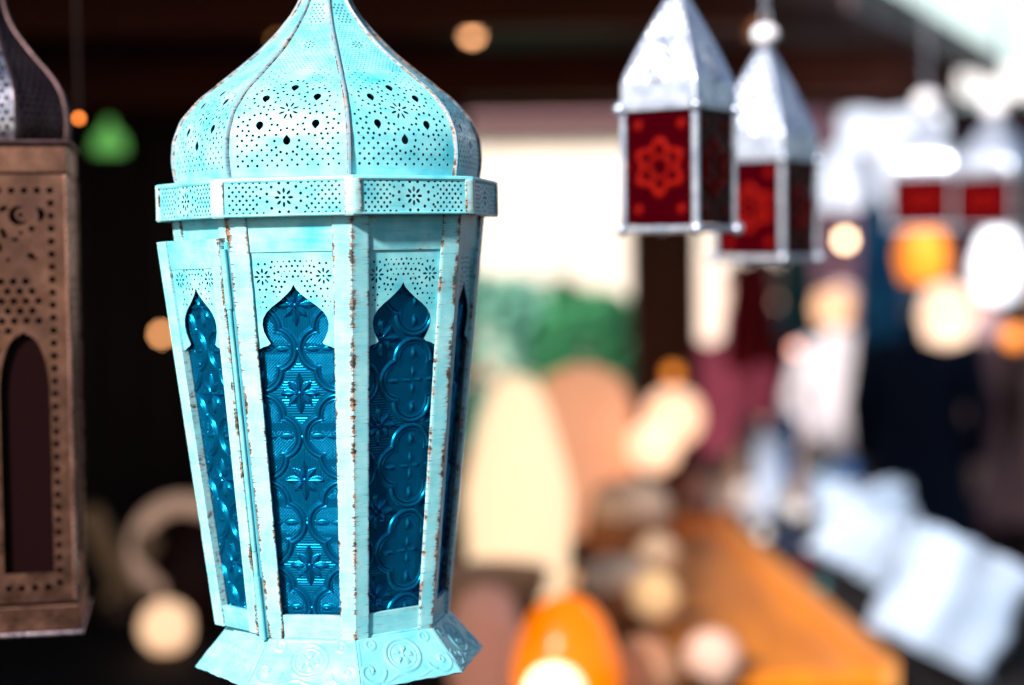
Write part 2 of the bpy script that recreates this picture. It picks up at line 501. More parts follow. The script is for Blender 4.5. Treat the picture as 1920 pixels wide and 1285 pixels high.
# opposite stall across the aisle
def opposite_stall():
    t = thing('opposite_stall', (2.3, 8.2, 0), 'stall across the aisle with white awning edge and dark plum boarding', 'market stall')
    mb = wood_mat('plum_boards', (.06, .03, .045), (.10, .05, .07), 6, 6, 1)
    bm = bmesh.new(); box_bm(bm, (-.75, 1.6, 0), (3.2, 1.7, EYE + .80)); bm_obj('back_boards', bm, mb, t)
    a0 = (P(1570, 150, 7.6).x - 2.3)
    vs_, fs = [], []
    zt_, zb = EYE + .78, EYE + .655
    for i in range(61):
        x = a0 + i * .05; zz = .006 * math.cos(i * 1.3)
        vs_ += [(x, -.6, zt_), (x, -.62, zb + zz)]
        if i: k = 2 * i; fs.append((k - 2, k - 1, k + 1, k))
    o = mesh_obj('valance', vs_, fs, cloth_mat('white_canvas', (.80, .78, .78), (.70, .68, .70), 4), t)
    md = o.modifiers.new('thick', 'SOLIDIFY'); md.thickness = .006
    bm = bmesh.new()
    q = [bm.verts.new(p) for p in ((a0, -.6, zt_ + .002), (3.2, -.6, zt_ + .002), (3.2, 1.7, EYE + 2.1), (a0, 1.7, EYE + 2.1), (a0, -.6, zt_ + .03), (3.2, -.6, zt_ + .03), (3.2, 1.7, EYE + 2.13), (a0, 1.7, EYE + 2.13))]
    for f in ((0, 3, 2, 1), (4, 5, 6, 7), (0, 1, 5, 4), (1, 2, 6, 5), (2, 3, 7, 6), (3, 0, 4, 7)): bm.faces.new([q[i] for i in f])
    bm_obj('awning', bm, cloth_mat('bright_sky_canvas', (.44, .55, .54), (.36, .47, .46), 4), t)  # pale canopy added to give the brightness of the white sky behind
    bm = bmesh.new(); box_bm(bm, (-.3, .3, 0), (3.2, 1.3, EYE - .75), bevel=.02); bm_obj('counter', bm, mb, t)
    for x in (-.1, 1.4, 3.1):
        bm = bmesh.new(); box_bm(bm, (x - .04, -.55, 0), (x + .04, -.47, zt_ - .003)); bm_obj('upright', bm, M_DARKWOOD, t)
opposite_stall()

# ================================================================== TURQUOISE LANTERN
PXM = .0003                                     # metres per photograph pixel at the lantern's axis
def build_main():
    S = .99
    base = P(641, 1227, S)
    L = thing('octagonal_lantern', base, 'large turquoise painted metal lantern with onion dome and blue embossed glass, door ajar', 'lantern', None, R(-9.8))
    L.rotation_euler = Matrix.Rotation(R(-9.8), 4, 'Z').to_euler()
    tilt = Matrix.Rotation(R(-.45), 4, 'Y')
    L.matrix_world = Matrix.Translation(base) @ tilt @ Matrix.Rotation(R(-9.8), 4, 'Z')
    Z = lambda y: (1232 - y) * PXM
    c22, s22, t22 = math.cos(PI / 8), math.sin(PI / 8), math.tan(PI / 8)

    # ---------- body geometry (front face k=0, then turned by 45 degrees)
    Rb, Rt = 205 * PXM, 289 * PXM
    zb, zt = Z(1163), Z(407)
    ab, at_ = Rb * c22, Rt * c22
    tau = math.atan2(at_ - ab, zt - zb); LEN = math.hypot(at_ - ab, zt - zb)
    ct, st = math.cos(tau), math.sin(tau)
    HWB, HWT = ab * t22, at_ * t22
    hw = lambda h: HWB + (HWT - HWB) * h / LEN
    def fp(x, h, off):
        return (x, -(ab + h * st + off * ct), zb + h * ct - off * st)
    def strip_w(h): return (26 + 8 * h / LEN) * PXM
    hY = lambda y: (zt - (y - 407) * PXM - zb) / ct if False else LEN * (1163 - y) / (1163 - 407)

    def quad_panel(name, h0, h1, off, t, inset, m, parent, nx=14, nh=6, wearf=None):
        """solid trapezoid plate on a face"""
        v2, tr = [], []
        for j in range(nh + 1):
            h = h0 + (h1 - h0) * j / nh
            for i in range(nx + 1):
                v2.append((-1 + 2 * i / nx, h))
        for j in range(nh):
            for i in range(nx):
                a = j * (nx + 1) + i; b = a + 1; c = a + nx + 2; d = a + nx + 1
                tr += [(a, b, c), (a, c, d)]
        return sheet(name, np.array(v2), tr, lambda x, h, o: fp(x * (hw(h) - inset), h, off + o), t, m, parent, attr=wearf, m_in=None)

    # openings in photograph pixels -> heights on the face
    H_BR = hY(1118); H_TR = hY(470)              # top of the bottom rail, bottom of the top rail
    H_APEX = hY(527); H_CUSP = hY(642)

    def arch_outline(y):
        """half width of the onion opening below its apex, px"""
        pass
    ARCH = [(0, 0), (5, -9), (13, -17), (26, -28), (40, -38), (51, -48), (58, -59), (60, -70), (58, -82), (53, -93), (47, -103), (52, -107), (60, -109), (68, -113)]

    def fret(parent, off, scale_x=1.0, w_in=None, name='fretwork'):
        px = PXM
        htop = H_TR + 1.5 * px; hb = H_CUSP - 4 * px
        we = lambda h: (w_in(h) if w_in else hw(h) - 4 * px)
        out = [(-we(htop), htop)]
        nn = 14
        for j in range(1, nn + 1):
            h = htop + (hb - htop) * j / nn; out.append((-we(h), h))
        right = [(-x, y) for x, y in reversed(out)]
        arch = [(-x * px * scale_x, H_APEX + y * px) for x, y in reversed(ARCH)]
        arch += [(x * px * scale_x, H_APEX + y * px) for x, y in ARCH[1:]]
        outer = out + arch + right
        holes, keep = [], []
        def inarch(x, h, m_):
            y = (h - H_APEX) / px; X = abs(x) / px / scale_x
            if y > m_: return False
            k = np.interp(-y, [-b for a, b in ARCH], [a for a, b in ARCH])
            return X < k + m_
        K = 1.0
        for sx in (-1, 1):
            cx, cy = sx * 55 * scale_x, 14
            for h_ in rosette(cx, cy, 6, 15, 2.1): holes.append([(x * px, H_APEX + y * px) for x, y in h_])
            holes.append([(x * px, H_APEX + y * px) for x, y in circ(cx, cy, 2.3)])
            keep.append((cx, cy, 18))
            for k in range(12):
                a = 2 * PI * (k + .5) / 12; x, y = cx + 23 * math.cos(a), cy + 23 * math.sin(a)
                if abs(x) * px > we(H_APEX + y * px) - strip_w(H_APEX) - 2.5 * px or inarch(x * px, H_APEX + y * px, 6): continue
                if y > 49: continue
                holes.append([(u * px, H_APEX + v * px) for u, v in circ(x, y, 2.4)]); keep.append((x, y, 7.2))
            keep.append((cx, cy, 26))
        rng = random.Random(3)
        for x, y in hexgrid(-92, 92, -92, 48, 10.2):
            x += rng.uniform(-.7, .7); y += rng.uniform(-.7, .7)
            if not clear_of(x, y, keep): continue
            if inarch(x * px, H_APEX + y * px, 8.5): continue
            if abs(x) * px > we(H_APEX + y * px) - strip_w(H_APEX) - 1.5 * px: continue
            if y < -12 and rng.random() < .25: continue
            r = rng.choice((1.5, 2.3, 2.6)) if abs(x) < 40 else rng.choice((1.3, 1.9, 2.3))
            holes.append([(u * px, H_APEX + v * px) for u, v in circ(x, y, r)])
        v2, tr = pierced(outer, holes)
        return sheet(name, v2, tr, lambda x, h, o: fp(x, h, off + o), .0006, M_PAINT, parent, m_in=M_INSIDE)

    # ---------- embossed pane height field, in px units
    def emboss(x, y):
        X = np.mod(x, 136.) - 68; Y = np.mod(y, 156.) - 78
        d = np.full_like(x, 1e9)
        for cx, cy in ((27, 0), (-27, 0), (0, 37), (0, -37)):
            d = np.minimum(d, np.hypot(X - cx, Y - cy) - 41)
        bump = lambda u, c, w_: np.clip(1 - ((u - c) / w_) ** 2, 0, None)
        h = 3.4 * bump(d, -3.8, 4.6) + 1.7 * bump(d, -11, 2.2) - .8 * bump(d, 2.5, 2.2)
        ins = d < -13.5
        dots = np.clip(np.cos(2 * PI * X / 5.6) * np.cos(2 * PI * Y / 5.6), 0, None)
        h = h + np.where(ins, 1.3 * dots, 0)
        for cx, cy, a, b in ((40, 0, 12, 5.2), (-40, 0, 12, 5.2), (0, 49, 5.2, 12), (0, -49, 5.2, 12)):
            e = np.hypot((X - cx) / a, (Y - cy) / b)
            h = np.where(e < 1.25, 0, h); h = np.maximum(h, 4.2 * np.clip(1 - e, 0, None))
        for cx, cy, a, b in ((13, 0, 10, 4), (-13, 0, 10, 4), (0, 15, 4, 11), (0, -15, 4, 11)):
            e = np.hypot((X - cx) / a, (Y - cy) / b)
            h = np.where(e < 1.2, 0, h); h = np.maximum(h, 3.4 * np.clip(1 - e, 0, None))
        for cx, cy in ((68, 0), (-68, 0)):
            e = np.abs(X - cx) / 7 + np.abs(Y - cy) / 5.5; h = np.maximum(h, 3.2 * np.clip(1 - e, 0, None))
        Xf = np.mod(x + 68, 136.) - 68; Yf = np.mod(y + 78, 156.) - 78
        row = np.mod(np.floor((y + 78) / 156.), 2)
        out = d > 3.5
        hatch = .45 * np.where(row < 1, np.sin(2 * PI * Yf / 4.6), np.sin(2 * PI * Xf / 4.6))
        rr = np.hypot(Xf, Yf)
        fl = np.zeros_like(x)
        for k in range(4):
            a = k * PI / 2; u = Xf * math.cos(a) + Yf * math.sin(a); v = -Xf * math.sin(a) + Yf * math.cos(a)
            wv = np.clip(7.5 * np.sin(np.clip((u - 4) / 32, 0, 1) * PI) ** .8, .01, None)
            fl = np.maximum(fl, 4.6 * np.clip(1 - np.abs(v) / wv, 0, None) * (u > 4) * (u < 36))
            a += PI / 4; u = Xf * math.cos(a) + Yf * math.sin(a); v = -Xf * math.sin(a) + Yf * math.cos(a)
            wv = np.clip((31 - u) * .62, .01, None) * np.clip((u - 3) / 14, 0, 1)
            fl = np.maximum(fl, 4.4 * np.clip(1 - np.abs(v) / np.maximum(wv, .01), 0, None) * (u > 4) * (u < 31) * np.clip((31 - u) / 8, 0, 1))
        fl = np.maximum(fl, 3.6 * np.sqrt(np.clip(1 - (rr / 5) ** 2, 0, None)))
        h = np.where(out, np.maximum(hatch, 0) * (fl < .2) + fl, h)
        return h

    def glass(parent, off, xo=0., yo=0., name='glass_pane'):
        px = PXM
        h0, h1 = H_BR - 4 * px, H_APEX + 8 * px
        nx, nh = 190, 640
        hs = np.linspace(h0, h1, nh + 1); us = np.linspace(-1, 1, nx + 1)
        U, Hh = np.meshgrid(us, hs)
        hwv = HWB + (HWT - HWB) * Hh / LEN - 12 * px
        Xm = U * hwv
        E = emboss(Xm / px + 2 + xo, (Hh - H_CUSP) / px + 78 + yo) * px * 1.15
        off_ = off + E
        V = np.stack([Xm, -(ab + Hh * st + off_ * ct), zb + Hh * ct - off_ * st], -1).reshape(-1, 3)
        idx = np.arange((nx + 1) * (nh + 1)).reshape(nh + 1, nx + 1)
        F = np.stack([idx[:-1, :-1], idx[:-1, 1:], idx[1:, 1:], idx[1:, :-1]], -1).reshape(-1, 4)
        n0 = len(V); tk = .0022
        corners = [fp(u * (hw(h) - 12 * px), h, off - tk) for u, h in ((-1, h0), (1, h0), (1, h1), (-1, h1))]
        verts = V.tolist() + corners
        faces = F.tolist() + [[n0, n0 + 3, n0 + 2, n0 + 1]]
        bt = idx[0].tolist(); tp = idx[-1].tolist(); lf = idx[:, 0].tolist(); rt = idx[:, -1].tolist()
        faces += [[n0, n0 + 1] + bt[::-1], [n0 + 2, n0 + 3] + tp, [n0 + 3, n0] + lf, [n0 + 1, n0 + 2] + rt[::-1]]
        o = mesh_obj(name, verts, faces, M_GLASS, parent, sharp=38)
        return o

    # ---------- fixed frames on seven faces (the eighth has the door)
    edge_w = lambda u, h: .55 * max(0, (abs(u) - .9) / .1)
    def rail_wear(u, h):
        e = min(abs(h - H_BR), abs(h - H_TR), abs(h - LEN), abs(h))
        return .25 * max(0, 1 - e / (9 * PXM)) + .12
    fr0 = link(bpy.data.objects.new('face_frame', None), L)
    tr_ = quad_panel('top_rail', H_TR, LEN, 0, .002, 4 * PXM, M_PAINT, fr0, 16, 6, rail_wear)
    br_ = quad_panel('bottom_rail', 0, H_BR, 0, .002, 4 * PXM, M_PAINT_WORN, fr0, 16, 5, rail_wear)
    ft_ = fret(fr0, -.0008)
    gp_ = glass(fr0, -.0042)
    frames = [fr0]
    for k in range(1, 8):
        if k == 7: continue
        c = copy_of(fr0, L, R(45 * k)); frames.append(c)
        for ch in (tr_, br_, ft_): copy_of(ch, c)
        if k == 1: glass(c, -.0042, 34, 62)     # cut from another place of the same embossed sheet
        else: copy_of(gp_, c)
    # door side: only the rails of the opening
    c = copy_of(fr0, L, R(-45)); copy_of(tr_, c); copy_of(br_, c)

    # ---------- corner strips
    def strip():
        px = PXM; t = .0013; rows = 90
        prof = []           # (side, d fraction, off, wear)
        for s_ in (-1, 1):
            lst = [(1.0, -.0005, .6), (1.0, t * .8, .75), (.94, t, .62), (.82, t, .25), (.5, t, .05), (.25, t, .22), (.08, t, .62)]
            prof += [(s_, a, b, w_) for a, b, w_ in (lst if s_ < 0 else lst[::-1])]
            if s_ < 0: prof.append((0, 0, t, .85))
        vs_, at, fs = [], [], []
        rng = random.Random(11)
        m1 = Matrix.Rotation(R(45), 3, 'Z')
        # mirror across the vertical plane through the corner at +22.5 degrees
        for j in range(rows + 1):
            h = LEN * j / rows; wj = strip_w(h)
            jit = rng.uniform(-.35, .35) * px
            for (s_, a, b, w_) in prof:
                b2 = b + rng.uniform(-.12, .12) * px
                if s_ <= 0:
                    p = Vector(fp(hw(h) - a * wj + (jit if a > .9 else 0) + (b * t22 if a < .01 else 0), h, b2))
                else:
                    q = fp(-(hw(h) - a * wj + (jit if a > .9 else 0)), h, b2)
                    p = m1 @ Vector(q)
                vs_.append(p)
                wv = w_ + .2 * max(0, 1 - h / (30 * px)) + .15 * max(0, 1 - (LEN - h) / (14 * px))
                at.append(wv)
        n = len(prof)
        for j in range(rows):
            for i in range(n - 1):
                fs.append((j * n + i, j * n + i + 1, (j + 1) * n + i + 1, (j + 1) * n + i))
        fs.append(tuple(range(n))[::-1]); fs.append(tuple(rows * n + i for i in range(n)))
        return mesh_obj('corner_strip', vs_, fs, M_PAINT_WORN, L, sharp=28, attr=at)
    s0 = strip()
    for k in range(1, 8): copy_of(s0, L, R(45 * k))

    # ---------- door, hinged on its right edge and standing ajar
    hd0, hd1 = hY(1150), hY(443)
    d_off = .0042
    hingeA = Vector(fp(hw(hd0) - 5 * PXM, hd0, .003)); hingeB = Vector(fp(hw(hd1) - 5 * PXM, hd1, .003))
    ax = (hingeB - hingeA).normalized()
    D = link(bpy.data.objects.new('door', None), L)
    D.matrix_local = Matrix.Rotation(R(-45), 4, 'Z') @ Matrix.Translation(hingeA) @ Matrix.Rotation(R(DOOR_OPEN), 4, ax) @ Matrix.Translation(-hingeA)
    dw = lambda h: hw(h) - 8 * PXM
    def plate_fn(x0f, x1f, h0, h1, off, t, name, wear, m=M_PAINT_WORN, nx=6, nh=40):
        v2, tr = [], []
        for j in range(nh + 1):
            h = h0 + (h1 - h0) * j / nh
            for i in range(nx + 1): v2.append((i / nx, h))
        for j in range(nh):
            for i in range(nx):
                a = j * (nx + 1) + i; b = a + 1; cc = a + nx + 2; d = a + nx + 1
                tr += [(a, b, cc), (a, cc, d)]
        return sheet(name, np.array(v2), tr, lambda u, h, o: fp(x0f(h) + (x1f(h) - x0f(h)) * u, h, off + o), t, m, D, attr=wear)
    sw = 30 * PXM
    stile_w = lambda u, h: .55 if (u < .05 or u > .95) else .12
    plate_fn(lambda h: -dw(h), lambda h: -dw(h) + sw, hd0, hd1, d_off + .0012, .0042, 'stile', stile_w)
    plate_fn(lambda h: dw(h) - sw, lambda h: dw(h), hd0, hd1, d_off + .0012, .0042, 'stile', lambda u, h: .72 if u > .8 else (.5 if u < .05 else .25))
    plate_fn(lambda h: -dw(h) + sw, lambda h: dw(h) - sw, hY(494), hd1, d_off, .0026, 'top_rail', lambda u, h: .12, M_PAINT, 10, 4)
    plate_fn(lambda h: -dw(h) + sw, lambda h: dw(h) - sw, hd0, hY(1113), d_off, .0026, 'bottom_rail', lambda u, h: .15, M_PAINT, 10, 4)
    f = fret(D, d_off - .0006, .86, lambda h: dw(h) - sw * .5)
    g = glass(D, d_off - .0036)
    # hinge: leaf and rod with knuckles
    M1 = Matrix.Rotation(R(-45), 3, 'Z')
    hinge = link(bpy.data.objects.new('hinge', None), L)
    rodp = lambda y, o=.0042, dx=-1.0: M1 @ Vector(fp(hw(hY(y)) + dx * PXM, hY(y), o))
    tube('rod', [rodp(1160), rodp(1000)], .00125, M_PAINT, hinge, 12)
    tube('rod', [rodp(998), rodp(462)], .00115, M_PAINT, hinge, 12)
    tube('knuckle', [rodp(1045), rodp(1160)], .00175, M_PAINT, hinge, 12)
    tube('knuckle', [rodp(462), rodp(566)], .0017, M_PAINT, hinge, 12)
    vs_ = []
    for y in (1158, 450):
        for x, o in ((-16, .0008), (2, .0008), (2, .0024), (-16, .0024)):
            vs_.append(M1 @ Vector(fp(hw(hY(y)) + x * PXM, hY(y), o)))
    mesh_obj('leaf', vs_, [(0, 3, 2, 1), (4, 5, 6, 7), (0, 1, 5, 4), (1, 2, 6, 5), (2, 3, 7, 6), (3, 0, 4, 7)], aqua_paint('aqua_hinge', (.12, .60, .72), (.08, .50, .64)), hinge)

    # ---------- band
    RB = 318 * PXM; bz0, bz1 = Z(408), Z(347)
    bandr = link(bpy.data.objects.new('rim_band', None), L)
    ap = RB * c22; bw = ap * t22
    hol = []; keep = [(0, 0, 36)]
    for h_ in rosette(0, 0, 7, 17, 2.6): hol.append(h_)
    hol.append(circ(0, 0, 3.2))
    for k in range(12):
        a = 2 * PI * (k + .5) / 12
        hol.append(circ(31 * math.cos(a), 25.5 * math.sin(a), 3.0)); 
    for sx in (-1, 1): hol.append(circ(sx * 42, 0, 2.6)); hol.append(circ(sx * 40, 15, 2.6)); hol.append(circ(sx * 40, -15, 2.6))
    brng = random.Random(9)
    for x, y in quincunx(-bw / PXM + 20, bw / PXM - 19, -26, 27, 12.2, 7.4):
        if abs(x) < 47 and (x / 47) ** 2 + (y / 31) ** 2 < 1: continue
        hol.append(circ(x + brng.uniform(-.4, .4), y + brng.uniform(-.4, .4), brng.uniform(2.35, 2.75)))
    B = bw / PXM
    v2, tr = pierced([(-B, -30.5), (B, -30.5), (B, 30.5), (-B, 30.5)], hol)
    zc = (bz0 + bz1) / 2
    bp = sheet('band_panel', v2, tr, lambda x, y, o: (x * PXM * (1 + o / ap), -(ap + o), zc + y * PXM), .0007, M_PAINT, bandr, m_in=M_INSIDE,
               attr=lambda x, y: .10 + .35 * (abs(y) > 29))
    for k in range(1, 8): copy_of(bp, bandr, R(45 * k))
    # top flange (from the dome's foot out over the band), bottom return
    def ring(name, pts, m, wear):
        vs_, fs, at = [], [], []
        for k in range(8):
            a0 = R(45 * k - 90 - 22.5)
            for (r, z) in pts: vs_.append((r * math.cos(a0), r * math.sin(a0), z)); at.append(wear)
        n = len(pts)
        for k in range(8):
            for i in range(n - 1):
                fs.append((k * n + i, ((k + 1) % 8) * n + i, ((k + 1) % 8) * n + i + 1, k * n + i + 1))
        return mesh_obj(name, vs_, fs, m, bandr, attr=at)
    ring('top_flange', [(RB + .0003, bz1 - .0012), (RB + .0009, bz1 - .0002), (RB + .0006, bz1 + .0009), (RB - .0006, bz1 + .0014), (278 * PXM, bz1 + .0022), (276 * PXM, bz1 - .001), (RB - .0012, bz1 - .001)], M_PAINT, .15)
    ring('bottom_lip', [(Rt - .004, bz0 + .0012), (Rt - .004, bz0 + .0002), (RB + .0002, bz0 - .0006), (RB + .0009, bz0), (RB + .0009, bz0 + .0008), (RB - .001, bz0 + .0012)], M_PAINT, .25)
    def clip():
        t = .0009; vs_, at, fs = [], [], []
        m1 = Matrix.Rotation(R(45), 3, 'Z')
        pr = [(-15, .0001), (-14.5, t), (-9, t * 1.1), (-2, t * 1.15)]
        rows = 14
        for j in range(rows + 1):
            z = bz0 - .0008 + (bz1 - bz0 + .0018) * j / rows
            sag = 1 if 0 < j < rows else .3
            for x, o in pr: vs_.append((bw + x * PXM, -(ap + o * sag), z)); at.append(.75 if x < -14 or j in (0, rows) else .22)
            for x, o in pr[::-1]: vs_.append(m1 @ Vector((-(bw + x * PXM), -(ap + o * sag), z))); at.append(.75 if x < -14 or j in (0, rows) else .22)
        n = 8
        for j in range(rows):
            for i in range(n - 1): fs.append((j * n + i, j * n + i + 1, (j + 1) * n + i + 1, (j + 1) * n + i))
        fs.append(tuple(range(n))[::-1]); fs.append(tuple(rows * n + i for i in range(n)))
        return mesh_obj('corner_clip', vs_, fs, aqua_paint('aqua_paint_clip', (.46, .72, .73), (.32, .62, .66), .12), bandr, sharp=40, attr=at)
    c0 = clip()
    for k in range(1, 8): copy_of(c0, bandr, R(45 * k))

    # ---------- dome
    dome = link(bpy.data.objects.new('dome', None), L)
    prof_y = [347, 320, 300, 265, 225, 186, 150, 120, 100, 64, 30, 10, 0, -30, -60]
    prof_r = [279, 284, 286, 283, 267, 232, 184, 146, 122, 86, 58, 46, 42, 33, 29]
    # smooth the profile with a dense Catmull-like interpolation
    yy = np.linspace(347, -60, 260); rr = np.interp(-yy, [-a for a in prof_y], prof_r)
    kern = np.hanning(19); kern /= kern.sum(); rp = np.pad(rr, 9, mode='reflect', reflect_type='odd'); rr = np.convolve(rp, kern, 'valid')
    ss = np.concatenate([[0], np.cumsum(np.hypot(np.diff(yy), np.diff(rr)))])     # arc length, px
    s_of_y = lambda y: float(np.interp(-y, -yy, ss)); y_of_s = lambda s_: float(np.interp(s_, ss, yy)); r_of_s = lambda s_: float(np.interp(s_, ss, rr))
    STOT = ss[-1]
    def dome_pt(x, s_, o):      # x, s in px
        r = r_of_s(s_); y = y_of_s(s_)
        r2, y2 = r_of_s(min(s_ + 2, STOT)), y_of_s(min(s_ + 2, STOT)); r1, y1 = r_of_s(max(s_ - 2, 0)), y_of_s(max(s_ - 2, 0))
        tr_r, tr_z = (r2 - r1), -(y2 - y1); l = math.hypot(tr_r, tr_z) or 1
        nr, nz = tr_z / l, -tr_r / l
        bulge = .035 * r * (1 - (x / (r * s22 + .1)) ** 2)
        a = r * c22 + bulge * .6
        return (x * PXM, -(a * PXM + nr * o), Z(y) + nz * o)
    hwp = lambda s_: r_of_s(s_) * s22
    holes, keep = [], []
    slope = lambda y: 1.0
    def sy(y): return s_of_y(y)
    cy = sy(226)
    for h_ in rosette(0, cy, 7, 19, 2.2, off=PI / 8): holes.append(h_)
    holes.append(circ(0, cy, 2.6)); keep.append((0, cy, 22))
    drops = [(0, cy - 57, 1), (-50, cy - 27, -1), (50, cy - 27, -1), (-46, cy + 31, -1), (46, cy + 31, -1), (2, cy + 57, -1)]
    for x, y, u in drops:
        holes.append(teardrop(x, y, 7.8, u)); keep.append((x, y, 13))
    ringpts = []
    for x, y, u in drops:
        for k in range(12):
            a = 2 * PI * k / 12; qx, qy = x + 22 * math.cos(a), y + 22 * math.sin(a)
            if not clear_of(qx, qy, keep): continue
            if any((qx - e) ** 2 + (qy - g) ** 2 < 8.2 ** 2 for e, g in ringpts): continue
            if abs(qx) > hwp(qy) - 13: continue
            ringpts.append((qx, qy)); holes.append(circ(qx, qy, 2.7))
    for x, y in ringpts: keep.append((x, y, 8.4))
    for sx in (-1, 1):
        for k in range(3):
            qx, qy = sx * (27 + 10 * k), cy + 2
            if clear_of(qx, qy, keep): holes.append(circ(qx, qy, 2.2)); keep.append((qx, qy, 7.5))
    for x, y, _ in drops: keep.append((x, y, 17))
    rng = random.Random(5)
    for x, y in quincunx(-117, 117, 26, sy(150), 18, 8.8):          # lower field
        if not clear_of(x, y, keep) or abs(x) > hwp(y) - 12: continue
        if y > cy + 70 and abs(x) < 20: continue
        holes.append(circ(x + rng.uniform(-.5, .5), y + rng.uniform(-.5, .5), rng.uniform(2.3, 2.75) if y < cy else 1.8))
    c2 = sy(98)
    for h_ in rosette(0, c2, 5, 12, 1.5): holes.append(h_)
    holes.append(circ(0, c2, 2.0)); keep2 = [(0, c2, 17)]
    for k in range(10):
        a = 2 * PI * k / 10; holes.append(circ(19.5 * math.cos(a), c2 + 17 * math.sin(a), 1.5))
    keep2 = [(0, c2, 25)]
    for x, y in hexgrid(-90, 90, sy(147), sy(58), 7.6):        # fine upper field
        if not clear_of(x, y, keep2) or abs(x) > hwp(y) - 10: continue
        holes.append(circ(x, y, 1.35))
    for x, y in hexgrid(-40, 40, sy(52), sy(16), 8.2):
        if abs(x) > min(hwp(y) - 8, 15): continue
        holes.append(circ(x, y, 2.2))
    ns = 110
    S_ = np.linspace(0, STOT, ns + 1)
    outer = [(-hwp(s_), s_) for s_ in S_] + [(hwp(s_), s_) for s_ in S_[::-1]]
    stn = []
    allh = np.array([np.mean(h_, axis=0) for h_ in holes]); hr = np.array([np.max(np.hypot(*(np.array(h_) - np.mean(h_, axis=0)).T)) for h_ in holes])
    for s_ in np.arange(3, STOT, 6.5):
        w_ = hwp(s_); nxx = max(2, int(2 * w_ / 9))
        for i in range(1, nxx):
            x = -w_ + 2 * w_ * i / nxx
            if np.all(np.hypot(allh[:, 0] - x, allh[:, 1] - s_) > hr + 1.6): stn.append((x, s_))
    v2, tr = pierced(outer, holes, stn)
    dp = sheet('dome_panel', v2, tr, dome_pt, .0006, M_PAINT, dome, m_in=M_INSIDE, sharp=40)
    for k in range(1, 8): copy_of(dp, dome, R(45 * k))
    # ribs
    vs_, fs, at = [], [], []
    ca, sa = math.sin(PI / 8), -math.cos(PI / 8)
    rd = Vector((ca, sa, 0)); tg = Vector((-sa, ca, 0))
    rpts = S_
    for s_ in rpts:
        r = r_of_s(s_); y = y_of_s(s_); k = max(.55, min(1, r / 120))
        for u, o, w_ in ((-4.6, -.0006, .8), (-4.2, .0006, .8), (-1.8, .0015, .35), (1.8, .0015, .35), (4.2, .0006, .8), (4.6, -.0006, .8)):
            p = rd * (r * PXM + o * 1.05) + tg * (u * k * PXM); vs_.append((p.x, p.y, Z(y) + (.0004 if r < 200 else 0))); at.append(w_)
    for j in range(len(rpts) - 1):
        for i in range(5): fs.append((j * 6 + i, j * 6 + i + 1, (j + 1) * 6 + i + 1, (j + 1) * 6 + i))
    rb = mesh_obj('dome_rib', vs_, fs, M_RIB, dome, sharp=50, attr=at)
    for k in range(1, 8): copy_of(rb, dome, R(45 * k))
    # finial and hanging ring, above the frame
    lathe('finial', [(.0095, Z(-58)), (.0105, Z(-66)), (.0085, Z(-76)), (.006, Z(-84)), (.0075, Z(-94)), (.004, Z(-104)), (.002, Z(-110))], M_PAINT, L, 24)
    pts = [(0.012 * math.sin(a), 0, Z(-108) + .012 - .012 * math.cos(a)) for a in np.linspace(0, 2 * PI, 25)]
    tube('hanging_ring', pts, .0014, M_COPPER, L, 8)

    # ---------- foot: embossed flared skirt and floor
    foot = link(bpy.data.objects.new('foot', None), L)
    R0, R1 = 210 * PXM, 274 * PXM; fz0, fz1 = Z(1161), Z(1236)
    nx, nh = 150, 70
    U, V = np.meshgrid(np.linspace(-1, 1, nx + 1), np.linspace(0, 1, nh + 1))
    rad = R0 + (R1 - R0) * V; zz = fz0 + (fz1 - fz0) * V
    A = rad * c22; HW = A * t22 - .0003
    X = U * HW
    xx = X / PXM; yy_ = V * 98
    rr_ = np.hypot(xx, (yy_ - 44) * 1.05); th = np.arctan2(yy_ - 44, xx)
    bmp = lambda u, c, w_: np.clip(1 - ((u - c) / w_) ** 2, 0, None)
    E = 1.7 * bmp(rr_, 34, 4.5) + 1.0 * bmp(rr_, 26, 2.5)
    E += 2.0 * bmp(rr_, 13, 9) * (rr_ < 24) * (np.cos(5 * th) > .1) + 1.8 * bmp(rr_, 0, 5)
    for sx in (-1, 1):
        q = np.hypot(xx - sx * 74, yy_ - 66); a2 = np.arctan2(yy_ - 66, (xx - sx * 74) * sx)
        E += 1.5 * bmp(q - 4.0 * a2, 17, 4) * (q < 32) + 1.4 * bmp(q, 4, 4)
        q = np.hypot(xx - sx * 56, yy_ - 14); E += 1.1 * bmp(q, 9, 3.5) + .9 * bmp(q, 0, 3)
        E += 1.1 * bmp(yy_ - 86 - 5 * np.sin(xx * .09), 0, 3.2) * (np.abs(xx) < 60) * .5
    edge = np.minimum((1 - np.abs(U)) * HW / PXM, np.minimum(yy_, 98 - yy_))
    E *= np.clip(edge / 6, 0, 1) * 1.15
    E += .5 * bmp(edge, 3, 2.5)
    nr, nz = -(fz1 - fz0), (R1 - R0) * c22; l = math.hypot(nr, nz); nr, nz = nr / l, nz / l
    # slightly nicked hem
    hem = (V == 1) * (np.sin(U * 9) * .6 + np.sin(U * 23 + 1) * .4) * PXM * 1.2
    off = E * PXM
    Vv = np.stack([X, -(A + nr * off), zz + nz * off + hem], -1).reshape(-1, 3)
    t = .0012
    Vb = np.stack([X, -(A - nr * t), zz - nz * t + hem], -1).reshape(-1, 3)
    idx = np.arange((nx + 1) * (nh + 1)).reshape(nh + 1, nx + 1); n0 = idx.size
    F = np.stack([idx[:-1, :-1], idx[1:, :-1], idx[1:, 1:], idx[:-1, 1:]], -1).reshape(-1, 4).tolist()
    Fb = [[i + n0 for i in f_[::-1]] for f_ in F]
